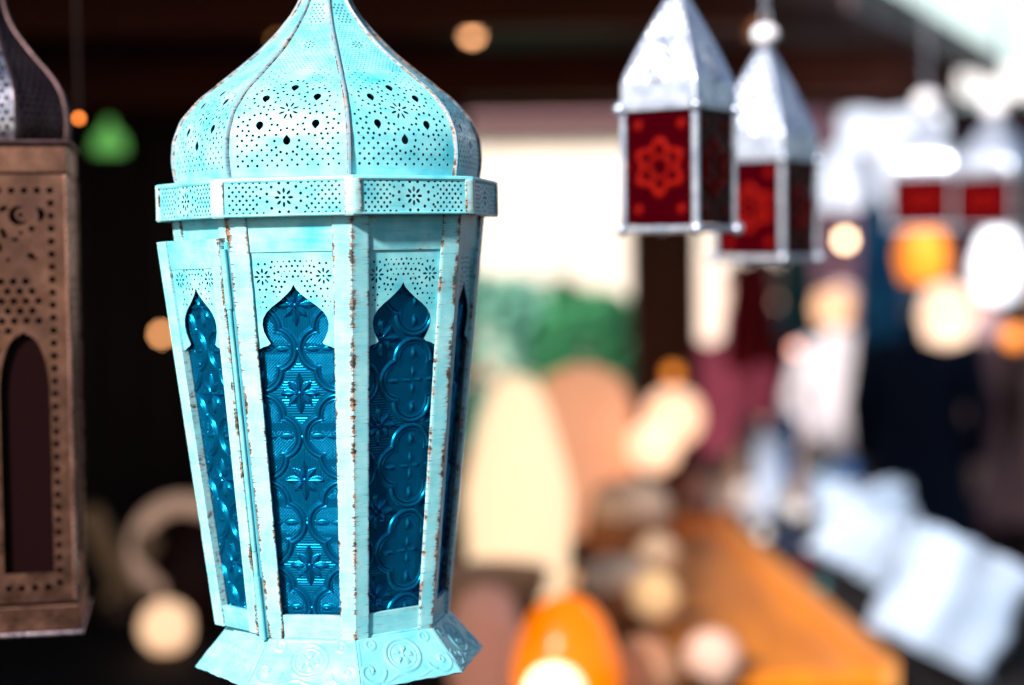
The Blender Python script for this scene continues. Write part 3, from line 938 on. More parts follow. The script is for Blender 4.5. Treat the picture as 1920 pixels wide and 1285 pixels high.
    bd = idx[0].tolist() + idx[1:, -1].tolist() + idx[-1, :-1][::-1].tolist() + idx[1:-1, 0][::-1].tolist()
    W = [[bd[i], bd[(i + 1) % len(bd)], bd[(i + 1) % len(bd)] + n0, bd[i] + n0] for i in range(len(bd))]
    wr = (np.clip(1 - edge / 4, 0, 1) * .35).reshape(-1).tolist()
    fpn = mesh_obj('foot_panel', Vv.tolist() + Vb.tolist(), F + Fb + W, aqua_paint('aqua_foot', (.27, .62, .69), (.11, .48, .59)), foot, sharp=45, attr=wr + wr)
    for k in range(1, 8): copy_of(fpn, foot, R(45 * k))
    vs_ = []
    for (r, y) in ((207, 1166), (207, 1159), (203, 1153)):
        for k in range(8):
            a0 = R(45 * k - 90 - 22.5); vs_.append((r * PXM * math.cos(a0), r * PXM * math.sin(a0), Z(y)))
    fs = [tuple(range(8))[::-1], tuple(range(16, 24))]
    for lv in range(2): fs += [(lv * 8 + k, lv * 8 + (k + 1) % 8, lv * 8 + 8 + (k + 1) % 8, lv * 8 + 8 + k) for k in range(8)]
    mesh_obj('floor_plate', vs_, fs, M_PAINT, foot)
    return L
DOOR_OPEN = 7.5
build_main()

#PART2

# ================================================================== COPPER LANTERN at the left edge
def build_copper():
    S = 1.13; u = S / FOC                       # metres per photograph pixel there
    SF = S - .048; uf = SF / FOC                # the front face stands nearer
    base = P(9, 1196, S); base.z = P(9, 1196, SF).z
    L = thing('square_lantern', base, 'brown copper lantern with pierced onion dome and arched windows, cut off by the left edge', 'lantern')
    L.matrix_world = Matrix.Translation(base) @ Matrix.Rotation(R(10.8), 4, 'Z')
    Z = lambda y: (1196 - y) * uf
    def slab(name, hwid, y0, y1, m, bev=.001):
        bm = bmesh.new(); box_bm(bm, (-hwid * u, -hwid * u, Z(y1)), (hwid * u, hwid * u, Z(y0)), bevel=bev); return bm_obj(name, bm, m, L)
    slab('base', 147, 1138, 1186, M_COPPER); 
    slab('base_lip', 154, 1187, 1195, metal_mat('bright_lip', (.75, .62, .66), (.6, .46, .5), .3, 40), .0008)
    slab('ledge', 145, 268, 320, M_COPPER)
    slab('ledge_lip', 152, 257, 266, M_COPPER_DK, .001)
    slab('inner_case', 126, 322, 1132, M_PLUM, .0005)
    # pierced side plates
    hwid = 141
    y_top, y_bot = 322, 1133
    H = y_bot - y_top
    uz = uf
    holes = []
    fy = lambda y: y_bot - y                     # photo y -> height in px
    for i in range(-5, 6): holes.append(circ(i * 22.5, fy(352), 6.2, 10))
    for sx in (-1, 1):
        for k in range(31): holes.append(circ(sx * 113, fy(376 + k * 24), 6.2, 10))
        for k in range(4): holes.append(circ(sx * (92 - 23 * k), fy(1104), 6.2, 10))
        # pointed window
        c, hwd = sx * 60, 44
        pts = [(c - hwd, fy(1076)), (c + hwd, fy(1076))]
        for t in np.linspace(0, 1, 12): 
            a = t * PI / 2 * .93
            pts.append((c + hwd * math.cos(a) ** .9, fy(740) + 118 * math.sin(a)))
        pts.append((c, fy(740) + 122))
        for t in np.linspace(1, 0, 12):
            a = t * PI / 2 * .93
            pts.append((c - hwd * math.cos(a) ** .9, fy(740) + 118 * math.sin(a)))
        holes.append(pts)
    win = holes[:]
    win_y = lambda x: None
    for x, y in hexgrid(-95, 95, fy(690), fy(505), 21.5):
        ax_ = min(abs(x - 60), abs(x + 60))
        lim = fy(740) + 122 * math.sqrt(max(0, 1 - (ax_ / 56) ** 2)) + 10 if ax_ < 56 else 0
        if y < lim + 4: continue
        holes.append(circ(x, y, 6.3, 10))
    def bean(cx, cy, r, a0, a1, wd, flip=1):
        o = [(cx + flip * (r + wd * math.sin(PI * t)) * math.cos(a0 + (a1 - a0) * t), cy + (r + wd * math.sin(PI * t)) * math.sin(a0 + (a1 - a0) * t)) for t in np.linspace(0, 1, 12)]
        i_ = [(cx + flip * (r - wd * math.sin(PI * t)) * math.cos(a0 + (a1 - a0) * t), cy + (r - wd * math.sin(PI * t)) * math.sin(a0 + (a1 - a0) * t)) for t in np.linspace(1, 0, 12)][1:-1]
        return o + i_
    for sx in (-1, 1):
        holes.append(bean(sx * 60, fy(398), 15, R(60), R(330), 6, sx))
        holes.append(bean(sx * 82, fy(398), 15, R(-60), R(70), 6, sx))
        holes.append(circ(sx * 60, fy(398), 5, 8))
        holes.append(bean(sx * 92, fy(462), 20, R(130), R(265), 6, sx))
        holes.append(bean(sx * 48, fy(470), 26, R(15), R(110), 5, sx))
        holes.append(circ(sx * 30, fy(432), 5, 10, 11, sx * .4)); holes.append(circ(sx * 12, fy(428), 5.5, 10, 11, -sx * .3))
        holes.append(circ(sx * 62, fy(437), 5, 10, 10, sx * .3)); holes.append(circ(sx * 79, fy(424), 6, 8)); holes.append(circ(sx * 14, fy(400), 8, 10, 6, .3))
        holes.append(circ(sx * 22, fy(458), 5, 10, 9, .2)); holes.append(circ(sx * 37, fy(482), 4, 8)); holes.append(circ(sx * 94, fy(520), 4.5, 10, 13, sx * .25))
        holes.append(circ(sx * 30, fy(386), 9, 8, 5, sx * .5))
    v2, tr = pierced([(-hwid, 0), (hwid, 0), (hwid, H), (-hwid, H)], holes)
    pl = sheet('pierced_plate', v2, tr, lambda x, y, o: (x * u, -(hwid * u + o), Z(y_bot) + y * uf), .001, M_COPPER, L, m_in=M_COPPER_DK)
    for k in (1, 2, 3): copy_of(pl, L, R(90 * k))
    bm = bmesh.new(); box_bm(bm, (hwid * u - .0012, -hwid * u - .0016, Z(1132)), (hwid * u + .0016, -hwid * u + .0012, Z(323)), bevel=.0006)
    cp = bm_obj('corner_post', bm, metal_mat('highlit_copper_edge', (.52, .30, .25), (.20, .10, .09), .26, 40), L)  # edge highlight painted in as paler copper
    for k in (1, 2, 3): copy_of(cp, L, R(90 * k))
    # dome: eight pierced gores, vertices half way between the faces
    py = [257, 240, 219, 190, 164, 140, 120, 95, 70, 40, 15, -10, -40]
    pr = [146, 151, 152, 150, 144, 132, 117, 95, 75, 53, 40, 32, 26]
    yy = np.linspace(257, -40, 160); rr = np.interp(-yy, [-a for a in py], pr)
    ker = np.hanning(13); ker /= ker.sum(); rr = np.convolve(np.pad(rr, 6, mode='reflect', reflect_type='odd'), ker, 'valid')
    ss = np.concatenate([[0], np.cumsum(np.hypot(np.diff(yy), np.diff(rr)))])
    r_of = lambda s_: float(np.interp(s_, ss, rr)); y_of = lambda s_: float(np.interp(s_, ss, yy)); ST = ss[-1]
    c22, s22 = math.cos(PI / 8), math.sin(PI / 8)
    hol = []
    for x, y in hexgrid(-60, 60, 12, ST - 12, 15.5):
        if abs(x) < r_of(y) * s22 - 9: hol.append(circ(x, y, 4.6 if abs(x) > 12 or y > 130 else 5.6, 8))
    Sv = np.linspace(0, ST, 60)
    outer = [(-r_of(s_) * s22, s_) for s_ in Sv] + [(r_of(s_) * s22, s_) for s_ in Sv[::-1]]
    v2, tr = pierced(outer, hol)
    def dpt(x, s_, o):
        r, y = r_of(s_), y_of(s_); return (x * u, -(r * c22 * u + o), Z(y) - o * .2)
    dm = link(bpy.data.objects.new('dome', None), L)
    pl1 = sheet('dome_panel', v2, tr, dpt, .0008, metal_mat('lit_dome_metal', (.72, .68, .76), (.5, .46, .52), .3, 50), dm, sharp=40, m_in=M_COPPER_DK)  # front gore paler: the light falling on it is put into its metal
    dark = None
    for k in range(1, 8):
        c = copy_of(pl1, dm, R(45 * k))
        c.data = dark or c.data.copy(); dark = c.data
    dark.materials[0] = M_COPPER_DK  # the other gores take dark metal as their shaded side
    vs_, fs = [], []
    ca, sa = math.sin(PI / 8), -math.cos(PI / 8); rd = Vector((ca, sa, 0)); tg = Vector((-sa, ca, 0))
    for s_ in Sv:
        for uu, o in ((-4.5, -.001), (-4, .001), (4, .001), (4.5, -.001)):
            p = rd * (r_of(s_) * u + o) + tg * uu * u; vs_.append((p.x, p.y, Z(y_of(s_))))
    for j in range(len(Sv) - 1):
        for i in range(3): fs.append((j * 4 + i, j * 4 + i + 1, (j + 1) * 4 + i + 1, (j + 1) * 4 + i))
    rb = mesh_obj('dome_rib', vs_, fs, M_COPPER_DK, dm, sharp=40)
    for k in range(1, 8): copy_of(rb, dm, R(45 * k))
    lathe('finial', [(.011, Z(-38)), (.012, Z(-50)), (.008, Z(-62)), (.010, Z(-75)), (.003, Z(-90))], M_COPPER_DK, L, 20)
    tube('hanging_ring', [(.012 * math.sin(a), 0, Z(-88) + .012 - .012 * math.cos(a)) for a in np.linspace(0, 2 * PI, 21)], .0014, M_COPPER_DK, L, 8)
build_copper()

# ================================================================== RED GLASS LANTERNS
def star_h(x, y):
    """embossed star relief of the red panes, x,y in -1..1"""
    r = np.hypot(x, y * 1.45); a = np.arctan2(y * 1.45, x)
    b = lambda q, c, w_: np.clip(1 - ((q - c) / w_) ** 2, 0, None)
    h = 1.2 * b(r - .10 * np.cos(6 * a + PI), .58, .13) + .8 * b(r, .28, .10)
    for sx in (-1, 1):
        for sy in (-1, 1): h += 1.0 * b(np.hypot(x - sx * .62, (y - sy * .74) * 1.45), 0, .17)
        h += .5 * b(np.hypot(x - sx * .95, y * 1.45), 0, .16)
    return h

def red_lantern(label, axis_px, S, y_top, y_eave, y_bot, half, rz, ball=True, detail=True, group='red glass lanterns with silver pyramid roofs', cord=.5, y_ball=None):
    u = S / FOC
    base = P(axis_px, y_bot, S)
    L = thing('red_glass_lantern', base, label, 'lantern', group, rz)
    Z = lambda y: (y_bot - y) * u
    h_ = half * u
    # glass panes
    n = 48 if detail else 12
    g = np.linspace(-1, 1, n + 1); X, Y = np.meshgrid(g, g)
    E = star_h(X, Y) * .0016
    wv, z0, z1 = h_ - .003, .004, Z(y_eave) - .003
    V = np.stack([X * wv, -(h_ - .0025) - E, (z0 + z1) / 2 + Y * (z1 - z0) / 2], -1).reshape(-1, 3)
    idx = np.arange((n + 1) ** 2).reshape(n + 1, n + 1)
    F = np.stack([idx[:-1, :-1], idx[:-1, 1:], idx[1:, 1:], idx[1:, :-1]], -1).reshape(-1, 4).tolist()
    n0 = len(V); bk = -(h_ - .0045)
    V = V.tolist() + [(-wv, bk, z0), (wv, bk, z0), (wv, bk, z1), (-wv, bk, z1)]
    F += [[n0, n0 + 3, n0 + 2, n0 + 1], [n0, n0 + 1] + idx[0].tolist()[::-1], [n0 + 2, n0 + 3] + idx[-1].tolist(), [n0 + 3, n0] + idx[:, 0].tolist(), [n0 + 1, n0 + 2] + idx[:, -1].tolist()[::-1]]
    p0 = mesh_obj('glass_pane', V, F, M_RED, L, sharp=40, attr=list((E / .0016).reshape(-1)) + [0] * 4)
    for k in (1, 2, 3): copy_of(p0, L, R(90 * k))
    # soldered frame: uprights, rails, beads at the corners
    fw = .0042
    bm = bmesh.new(); box_bm(bm, (h_ - fw, -h_ - .0004, -.001), (h_ + .0004, -h_ + fw, Z(y_eave) + .001), bevel=.001)
    up = bm_obj('upright', bm, M_SILVER, L)
    for k in (1, 2, 3): copy_of(up, L, R(90 * k))
    for zz in (-.0012, Z(y_eave) - .003):
        bm = bmesh.new(); box_bm(bm, (-h_ + fw + .0002, -h_ - .0002, zz), (h_ - fw - .0002, -h_ + fw * .8, zz + .0042), bevel=.0009)
        ra = bm_obj('rail', bm, M_SILVER, L)
        for k in (1, 2, 3): copy_of(ra, L, R(90 * k))
        bd = lathe('solder_bead', sphere_prof(.0048, 10, 1, 0), M_SILVER, L, 14, sharp=80); 
        bd.location = (h_, -h_, zz + .002)
        for k in (1, 2, 3):
            c = copy_of(bd, L); a = R(90 * k); c.location = (h_ * math.cos(a) + h_ * math.sin(a), h_ * math.sin(a) - h_ * math.cos(a), zz + .002)
    bm = bmesh.new(); box_bm(bm, (-h_ + .001, -h_ + .001, -.0016), (h_ - .001, h_ - .001, -.0004)); bm_obj('bottom_plate', bm, M_SILVER, L)
    # roof: upright lip, then a pyramid with slightly concave, embossed sides
    ye = Z(y_eave); yt = Z(y_top); lip = (yt - ye) * .2
    rows = 40 if detail else 12; nx = 36 if detail else 8
    Tt = np.linspace(0, 1, rows + 1); Uu = np.linspace(-1, 1, nx + 1)
    U, T = np.meshgrid(Uu, Tt)
    half_t = lambda t: np.where(t < .2, h_ * (1.0 - .02 * t / .2), h_ * .98 * (1 - np.clip((t - .2) / .8, 0, 1) ** 1.14) + .0035 * ((t - .2) / .8))
    W_ = half_t(T); ZZ = ye + (yt - ye) * T
    rr_ = np.hypot(U * W_ / h_, (T - .38) * 1.5)
    E = (.5 * np.clip(1 - ((rr_ - .22) / .05) ** 2, 0, None) + .6 * np.clip(1 - (rr_ / .12) ** 2, 0, None) + .25 * np.clip(np.cos(U * W_ / h_ * 26) * np.cos(T * 40), 0, None) * (T > .22)) * .0034 * (np.abs(U) < .93)
    V = np.stack([U * W_, -W_ - E, ZZ], -1).reshape(-1, 3)
    idx = np.arange((nx + 1) * (rows + 1)).reshape(rows + 1, nx + 1)
    F = np.stack([idx[:-1, :-1], idx[:-1, 1:], idx[1:, 1:], idx[1:, :-1]], -1).reshape(-1, 4).tolist()
    rf = mesh_obj('roof_panel', V.tolist(), F, M_SILVER, L, sharp=45)
    md = rf.modifiers.new('thick', 'SOLIDIFY'); md.thickness = .0008; md.offset = -1
    for k in (1, 2, 3): copy_of(rf, L, R(90 * k))
    if ball:
        yb = Z(y_ball) if y_ball else yt + 20 * u
        lathe('finial_ball', sphere_prof(26 * u, 14, .85, 0), mat('pearl_white', (.8, .78, .84), .25), L, 24, (0, 0, yb), sharp=80)
        zc = yb + 22 * u
    else: zc = yt
    # hanging chain: links up to well above the picture
    k = 0; z = zc
    ch = link(bpy.data.objects.new('chain', None), L)
    lr, lh = .0042, .011
    l0 = tube('link', [(lr * math.cos(a), 0, lh * .62 * math.sin(a)) for a in np.linspace(0, 2 * PI, 17)], .0009, M_SILVER, ch, 6)
    l0.location = (0, 0, z + lh * .5)
    while z < zc + cord and k < 24:
        z += lh; k += 1
        c = copy_of(l0, ch); c.location = (0, 0, z + lh * .5); c.rotation_euler = (0, 0, (k % 2) * PI / 2)
    return L
red_lantern('red glass lantern with silver pyramid roof, hanging in front of the wooden post', 1274, 1.26, -14, 205, 432, 80, R(-34), ball=False, cord=.2)
red_lantern('red glass lantern with white ball above its silver roof, behind the one at the post', 1437, 1.55, 92, 300, 486, 73, R(-36), y_ball=70, cord=.25)
red_lantern('blurred far red glass lantern hanging left of the orange bulb', 1738, 3.4, 215, 328, 428, 62, R(-20), detail=False, y_ball=195, cord=.16, group='far red lanterns')
red_lantern('blurred far red glass lantern with a tall pale top, hanging right of the orange bulb', 1866, 3.2, 215, 330, 428, 60, R(-38), detail=False, y_ball=205, cord=.16, group='far red lanterns')

# ================================================================== LAMPS THAT ARE LIT
def emis(name, col, st, base=None):
    return mat(name, base or col, .5, emit=col, estr=st)
WARM = (1.0, .55, .26)
E_WARM = emis('warm_bulb', (1, .50, .22), 9)
def bulb(px, py, s, r_px, label, st=9., col=(1, .48, .2), group='small warm bulbs strung through the stall'):
    u = s / FOC; r = r_px * u
    o = thing('light_bulb', P(px, py, s), label, 'bulb', group)
    lathe('glass', [(r * .45, r * 1.15)] if False else sphere_prof(r, 12, 1.05, 0), emis('bulb_glow', col, st), o, 18, sharp=80)
    lathe('socket', [(r * .5, r * .95), (r * .55, r * 1.1), (r * .5, r * 2.0), (r * .2, r * 2.1)], M_DARKWOOD, o, 14)
    tube('flex', [(0, 0, r * 2.05), (r * .1, 0, r * 4), (0, 0, r * 4 + .12)], max(.0015, r * .1), M_DARKWOOD, o, 6)
    return o
bulb(1585, 450, 5.6, 10, 'bright warm bulb shining alone below the white lamp shades', 9, (1, .62, .36))
bulb(303, 627, 4.6, 8, 'warm orange bulb glowing in the dark just left of the turquoise lantern', 5, (1, .42, .16))
bulb(885, 62, 4.4, 14, 'large warm bulb under the roof right of the turquoise dome', 4, (1, .45, .2))
bulb(902, 8, 4.7, 12, 'dimmer warm bulb at the top edge above the large roof bulb', 2.5, (1, .42, .2))
bulb(1815, 330, 3.6, 20, 'orange bulb glowing between two far red lanterns', 3.2, (1, .30, .06))
bulb(148, 222, 1.6, 5, 'tiny orange bulb beside the dome of the copper lantern', 4, (1, .25, .04))
bulb(130, 1228, 3.4, 5, 'faint amber bulb low under the copper lantern, nearest the left edge', 2.2, (1, .42, .1))
bulb(236, 1206, 3.4, 5, 'faint amber bulb low between copper lantern and the white globe lamp', 1.9, (1, .42, .1))
bulb(158, 1238, 3.6, 5, 'faint amber bulb just right of the lowest one under the copper lantern', 1.3, (1, .42, .1))
bulb(362, 1268, 3.0, 9, 'dull red orange bulb beside the foot of the turquoise lantern', 1.6, (1, .16, .03))
bulb(1492, 655, 5.9, 9, 'small rosy bulb between the dark figures below the small peach globe shade', 2.4, (1, .40, .30))
bulb(1902, 632, 5.2, 20, 'large dull orange bulb at the right edge below the white drop shaped shade', .9, (1, .30, .05))
bulb(1262, 700, 4.6, 14, 'dull orange glow for the light on the lower part of the wooden post', .8, (1, .30, .04))  # stands in for the orange light on the lower post
bulb(520, 75, 4.8, 5, 'thin orange bulb in the dark left of the turquoise dome', .9, (1, .40, .12))
bulb(1420, 55, 4.2, 16, 'dim brown orange bulb under the beam right of the second red lantern', .28, (1, .35, .12))

def table_z(s): return ZT
def on_table(px, s): 
    p = P(px, 700, s); return Vector((p.x, s, ZT))
def lamp(name, px, s, prof, m, label, cat, group=None, seg=36, part='shade', extra=None, z=None, jitter=0.):
    """prof in photograph pixels at that depth"""
    u = s / FOC; loc = on_table(px, s)
    if z is not None: loc.z = z
    o = thing(name, loc, label, cat, group)
    lathe(part, [(r * u, h * u) for r, h in prof], m, o, seg, sharp=45, jitter=jitter)
    if extra: extra(o, u)
    return o
def plinth(r, h0, h1, m, name='base'):
    return lambda o, u: lathe(name, [(r * u, h0 * u), (r * u, h1 * u), (r * .8 * u, h1 * u + .002)], m, o, 30)

# tall cream lamp with its rounded top
paper = cloth_mat('lit_cream_paper', (.80, .66, .46), (.85, .74, .56), 14, .8, (1, .70, .42), .62)
lamp('paper_lamp', 968, 3.55, [(70, 8), (86, 10), (94, 60), (98, 130), (102, 200), (88, 265), (72, 320), (58, 368), (42, 402), (22, 420), (4, 424)], paper,
     'tall cream paper lamp with rounded top, softly lit, right of the turquoise lantern', 'lamp', extra=plinth(82, 0, 9.5, M_BEAM))
# peach lamp behind it
lamp('paper_lamp', 1092, 4.35, [(60, 8), (80, 10), (94, 90), (98, 170), (92, 250), (70, 300), (30, 318), (4, 320)], cloth_mat('peach_paper', (.72, .32, .17), (.80, .40, .26), 10, .8, (1, .42, .22), .38),
     'wide peach coloured paper lamp behind the cream lamp, before the bushes', 'lamp', extra=plinth(72, 0, 9.5, M_BEAM))
# two round globe lamps at the post's foot
for px, py, s, r, lb in ((1262, 782, 4.5, 56, 'upper peach globe lamp leaning on the wooden post'), (1226, 838, 4.2, 50, 'lower peach globe lamp in front of the wooden post')):
    u = s / FOC; c = P(px, py, s)
    o = thing('globe_lamp', (c.x, s, ZT), lb, 'lamp', 'peach globe lamps by the post')
    hz = c.z - ZT
    lathe('globe', sphere_prof(r * u, 16, 1, hz), emis('peach_globe', (1, .58, .36), .8, (.7, .42, .3)), o, 28, sharp=80)
    lathe('stand', [(r * .8 * u, 0), (r * .8 * u, .012), (.012, .02), (.012, hz - r * u * .97)], M_BEAM, o, 20)
# orange egg lamp at the bottom edge
def egg_extra(o, u):
    lathe('base', [(60 * u, 0), (66 * u, .004), (62 * u, 14 * u)], M_COPPER_DK, o, 28)
m_or = mat('orange_glass', (.75, .15, .0), .22, emit=(1, .20, .0), estr=.5)
o_egg = lamp('egg_lamp', 1056, 2.45, [(58, 14), (84, 40), (100, 95), (102, 150), (94, 200), (76, 250), (50, 282), (24, 296), (4, 299)], m_or,
     'glossy orange egg shaped glass lamp at the bottom edge', 'lamp', extra=egg_extra)
c = P(1040, 1302, 2.15); u = 2.15 / FOC
o = thing('globe_lamp', (c.x, 2.15, ZT), 'small white globe added for the bulb glow at the base of the orange egg lamp', 'lamp')  # separate globe added for the bright spot of the egg lamp's bulb
lathe('globe', sphere_prof(58 * u, 14, 1, c.z - ZT), emis('egg_bulb_glow', (1, .78, .5), 1.0), o, 24, sharp=80)
lathe('stand', [(.03, 0), (.03, .01), (.012, .02), (.012, max(.03, c.z - ZT - 57 * u))], M_BEAM, o, 20)

# other goods on the table, left to right behind the lantern
skin_pink = cloth_mat('pale_pink_stone', (.72, .40, .32), (.62, .30, .22), 10, .6, (1, .4, .25), .12)
lamp('salt_lamp', 905, 2.75, [(60, 0), (74, 30), (78, 90), (66, 150), (48, 195), (20, 215), (4, 218)], skin_pink, 'pinkish stone lamp behind the foot of the turquoise lantern', 'lamp', jitter=.12, part='stone')
lamp('wooden_bowl', 905, 3.3, [(50, 0), (60, 4), (110, 60), (124, 105), (118, 106), (100, 62), (50, 14), (3, 12)], wood_mat('pale_bowl_wood', (.72, .42, .26), (.60, .30, .15), 8, 8, 30), 'pale wooden bowl under the cream paper lamp', 'bowl', part='bowl')
brown_lea = cloth_mat('brown_leather', (.30, .11, .045), (.40, .16, .07), 20, .5)
cream_lea = cloth_mat('cream_felt', (.78, .56, .42), (.72, .48, .34), 20, .8)
def pouf(px, s, r, h, label):
    def top(o, u): lathe('top', [(r * .97 * u, h * .66 * u), (r * .86 * u, h * .86 * u), (r * .5 * u, h * .98 * u), (2 * u, h * u)], cream_lea, o, 30)
    return lamp('felt_pot', px, s, [(r * .6, 0), (r * .9, h * .2), (r, h * .45), (r * .98, h * .655)], brown_lea, label, 'pot', 'brown pots with cream tops', extra=top, part='body')
pouf(1178, 3.75, 84, 190, 'big round brown pot with cream top left of the orange wooden board')
pouf(1150, 3.2, 78, 150, 'dark brown pot with cream top in front of the biggest one')
for i, (px, py, s, r, mm, lb) in enumerate((
        (1228, 1118, 3.1, 46, ((.85, .58, .26), (.75, .45, .18), .22), 'yellowish cream candle globe left of the orange board'),
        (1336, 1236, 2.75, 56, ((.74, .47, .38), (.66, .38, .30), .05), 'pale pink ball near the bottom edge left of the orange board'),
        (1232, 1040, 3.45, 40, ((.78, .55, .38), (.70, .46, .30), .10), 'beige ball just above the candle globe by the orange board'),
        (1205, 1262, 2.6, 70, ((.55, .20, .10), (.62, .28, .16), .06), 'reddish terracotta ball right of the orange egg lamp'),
        (312, 1180, 3.1, 50, ((.82, .62, .46), (.8, .56, .38), .62), 'white glowing globe low between copper and turquoise lanterns'))):
    u = s / FOC; c = P(px, py, s); z = max(ZT + r * u, c.z)
    o = thing('round_ornament', (c.x, s, ZT), lb, 'ornament', 'round ornaments on the table')
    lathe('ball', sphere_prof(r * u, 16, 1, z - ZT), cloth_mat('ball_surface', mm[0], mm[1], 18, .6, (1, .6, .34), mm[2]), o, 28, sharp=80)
    lathe('foot_ring', [(r * .5 * u, 0), (r * .55 * u, .006), (r * .4 * u, max(.01, z - ZT - r * u * .86))], brown_lea, o, 20)

# lower left: tilted pale bowl, dark pot, tan wooden slats
u = 3.6 / FOC
c = P(318, 1010, 3.6)
c = P(342, 1032, 3.6)
o = thing('tilted_bowl', c, 'pale cream bowl tipped on its side with a dark brown inside, in the shade', 'bowl')
o.rotation_euler = (R(78), 0, R(16))
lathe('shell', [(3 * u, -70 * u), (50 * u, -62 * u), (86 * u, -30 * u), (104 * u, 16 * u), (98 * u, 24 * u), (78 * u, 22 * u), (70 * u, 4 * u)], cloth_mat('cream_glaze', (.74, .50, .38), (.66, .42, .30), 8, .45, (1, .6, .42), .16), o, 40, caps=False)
lathe('lining', [(69 * u, 6 * u), (60 * u, -20 * u), (40 * u, -44 * u), (3 * u, -50 * u)], mat('dark_glaze', (.02, .008, .006), .7, spec=.1), o, 40, caps=False)
o = thing('round_pot', on_table(368, 3.3), 'dark brown pot standing in front of the tipped cream bowl', 'pot'); up_ = 3.3 / FOC
m_pot = mat('dark_pot_glaze', (.022, .008, .007), .6, spec=.1)
lathe('body', [(40 * up_, 0), (62 * up_, 40 * up_), (70 * up_, 100 * up_), (62 * up_, 150 * up_), (40 * up_, 182 * up_)], m_pot, o, 28)
lathe('neck', [(38 * up_, 183 * up_), (34 * up_, 196 * up_), (42 * up_, 208 * up_)], m_pot, o, 24)
for i, (px, py, rot, lb) in enumerate(((205, 1040, .42, 'tan curved wooden strip leaning behind the copper lantern, the taller one'), (240, 1085, -.5, 'tan wooden strip leaning the other way below the tilted bowl'))):
    s = 3.5 + .06 * i; u = s / FOC
    o = thing('wooden_offcut', P(px, py, s), lb, 'slat', 'tan wooden slats', 0); o.rotation_euler = (0, rot * -1, 0)
    bm = bmesh.new(); box_bm(bm, (-24 * u, -.01, -95 * u), (24 * u, .01, 95 * u), bevel=.008); bm_obj('board', bm, wood_mat('tan_wood', (.42, .26, .14), (.30, .17, .09), 20, 20, 3), o)
o = thing('pendant_lamp', P(205, 266, 3.9), 'blurred green glass shade hanging in the dark stall beside the copper lantern', 'lamp'); u = 3.9 / FOC
lathe('shade', [(30 * u, -20 * u), (30 * u, 0), (22 * u, 14 * u), (10 * u, 22 * u), (6 * u, 40 * u)], emis('green_glass', (.14, .46, .10), .5, (.05, .2, .04)), o, 24)
tube('flex', [(0, 0, 39 * u), (0, 0, 90 * u), (0, 0, .5)], .003, M_DARKWOOD, o, 6)

# small pots, balls and candles crowded between the lamps
SMALL = [(1105, 1062, 26, 'dark brown', (.06, .022, .012), 0, 'under the cream paper lamp'), (1142, 1098, 20, 'cream', (.72, .52, .36), .05, 'behind the orange egg lamp'), (1166, 1048, 28, 'burnt orange', (.52, .16, .03), 0, 'below the big brown pot'),
         (1196, 1008, 20, 'black', (.012, .008, .008), 0, 'between the brown pots'), (1222, 968, 24, 'cream', (.76, .56, .42), .1, 'right of the biggest brown pot'), (1184, 1150, 26, 'dark terracotta', (.26, .08, .035), 0, 'left of the candle globe'),
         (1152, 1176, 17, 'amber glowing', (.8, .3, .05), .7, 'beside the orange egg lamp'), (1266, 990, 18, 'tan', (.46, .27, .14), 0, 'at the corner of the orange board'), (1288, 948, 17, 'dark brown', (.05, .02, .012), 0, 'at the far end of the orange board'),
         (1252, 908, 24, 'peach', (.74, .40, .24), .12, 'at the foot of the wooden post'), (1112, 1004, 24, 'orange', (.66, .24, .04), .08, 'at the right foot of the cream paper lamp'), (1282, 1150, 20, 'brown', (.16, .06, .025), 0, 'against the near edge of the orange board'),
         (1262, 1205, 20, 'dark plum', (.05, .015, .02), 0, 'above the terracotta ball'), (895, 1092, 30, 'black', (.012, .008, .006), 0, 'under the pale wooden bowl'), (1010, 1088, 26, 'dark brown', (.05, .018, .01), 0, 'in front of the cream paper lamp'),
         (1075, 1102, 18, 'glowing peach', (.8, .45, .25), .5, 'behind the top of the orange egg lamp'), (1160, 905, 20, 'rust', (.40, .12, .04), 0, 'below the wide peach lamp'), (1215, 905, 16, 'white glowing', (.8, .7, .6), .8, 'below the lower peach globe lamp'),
         (215, 1150, 26, 'dark brown', (.05, .02, .012), 0, 'beside the base of the copper lantern'), (268, 1120, 20, 'tan', (.40, .22, .12), 0, 'above the white glowing globe'), (1300, 1060, 15, 'gold', (.6, .33, .06), .1, 'lying on the orange board'),
         (1408, 990, 15, 'silver grey', (.55, .55, .62), 0, 'right of the orange board behind the parcels'), (1452, 1002, 17, 'black', (.012, .01, .012), 0, 'at the left end of the parcels'),
         (1430, 1020, 13, 'white', (.8, .76, .76), 0, 'close to the right edge of the orange board'), (1478, 1030, 14, 'dark blue', (.02, .05, .14), 0, 'in front of the mid sized white parcel'),
         (1372, 972, 14, 'rose', (.62, .30, .30), 0, 'at the far right corner of the orange board'), (1500, 978, 14, 'pearl', (.82, .78, .8), 0, 'just left of the farthest white parcel'),
         (1345, 1110, 12, 'dark brown', (.05, .02, .012), 0, 'lying on the middle of the orange board'), (1468, 968, 12, 'olive', (.22, .19, .07), 0, 'among the trinkets at the far table end'),
         (1505, 1085, 14, 'wine red', (.16, .01, .03), 0, 'on the black cloth by the mid sized parcel'), (1540, 1120, 13, 'teal', (.02, .14, .15), 0, 'between the board and the mid sized parcel'),
         (1240, 1060, 16, 'copper', (.5, .2, .1), 0, 'beside the beige ball')]
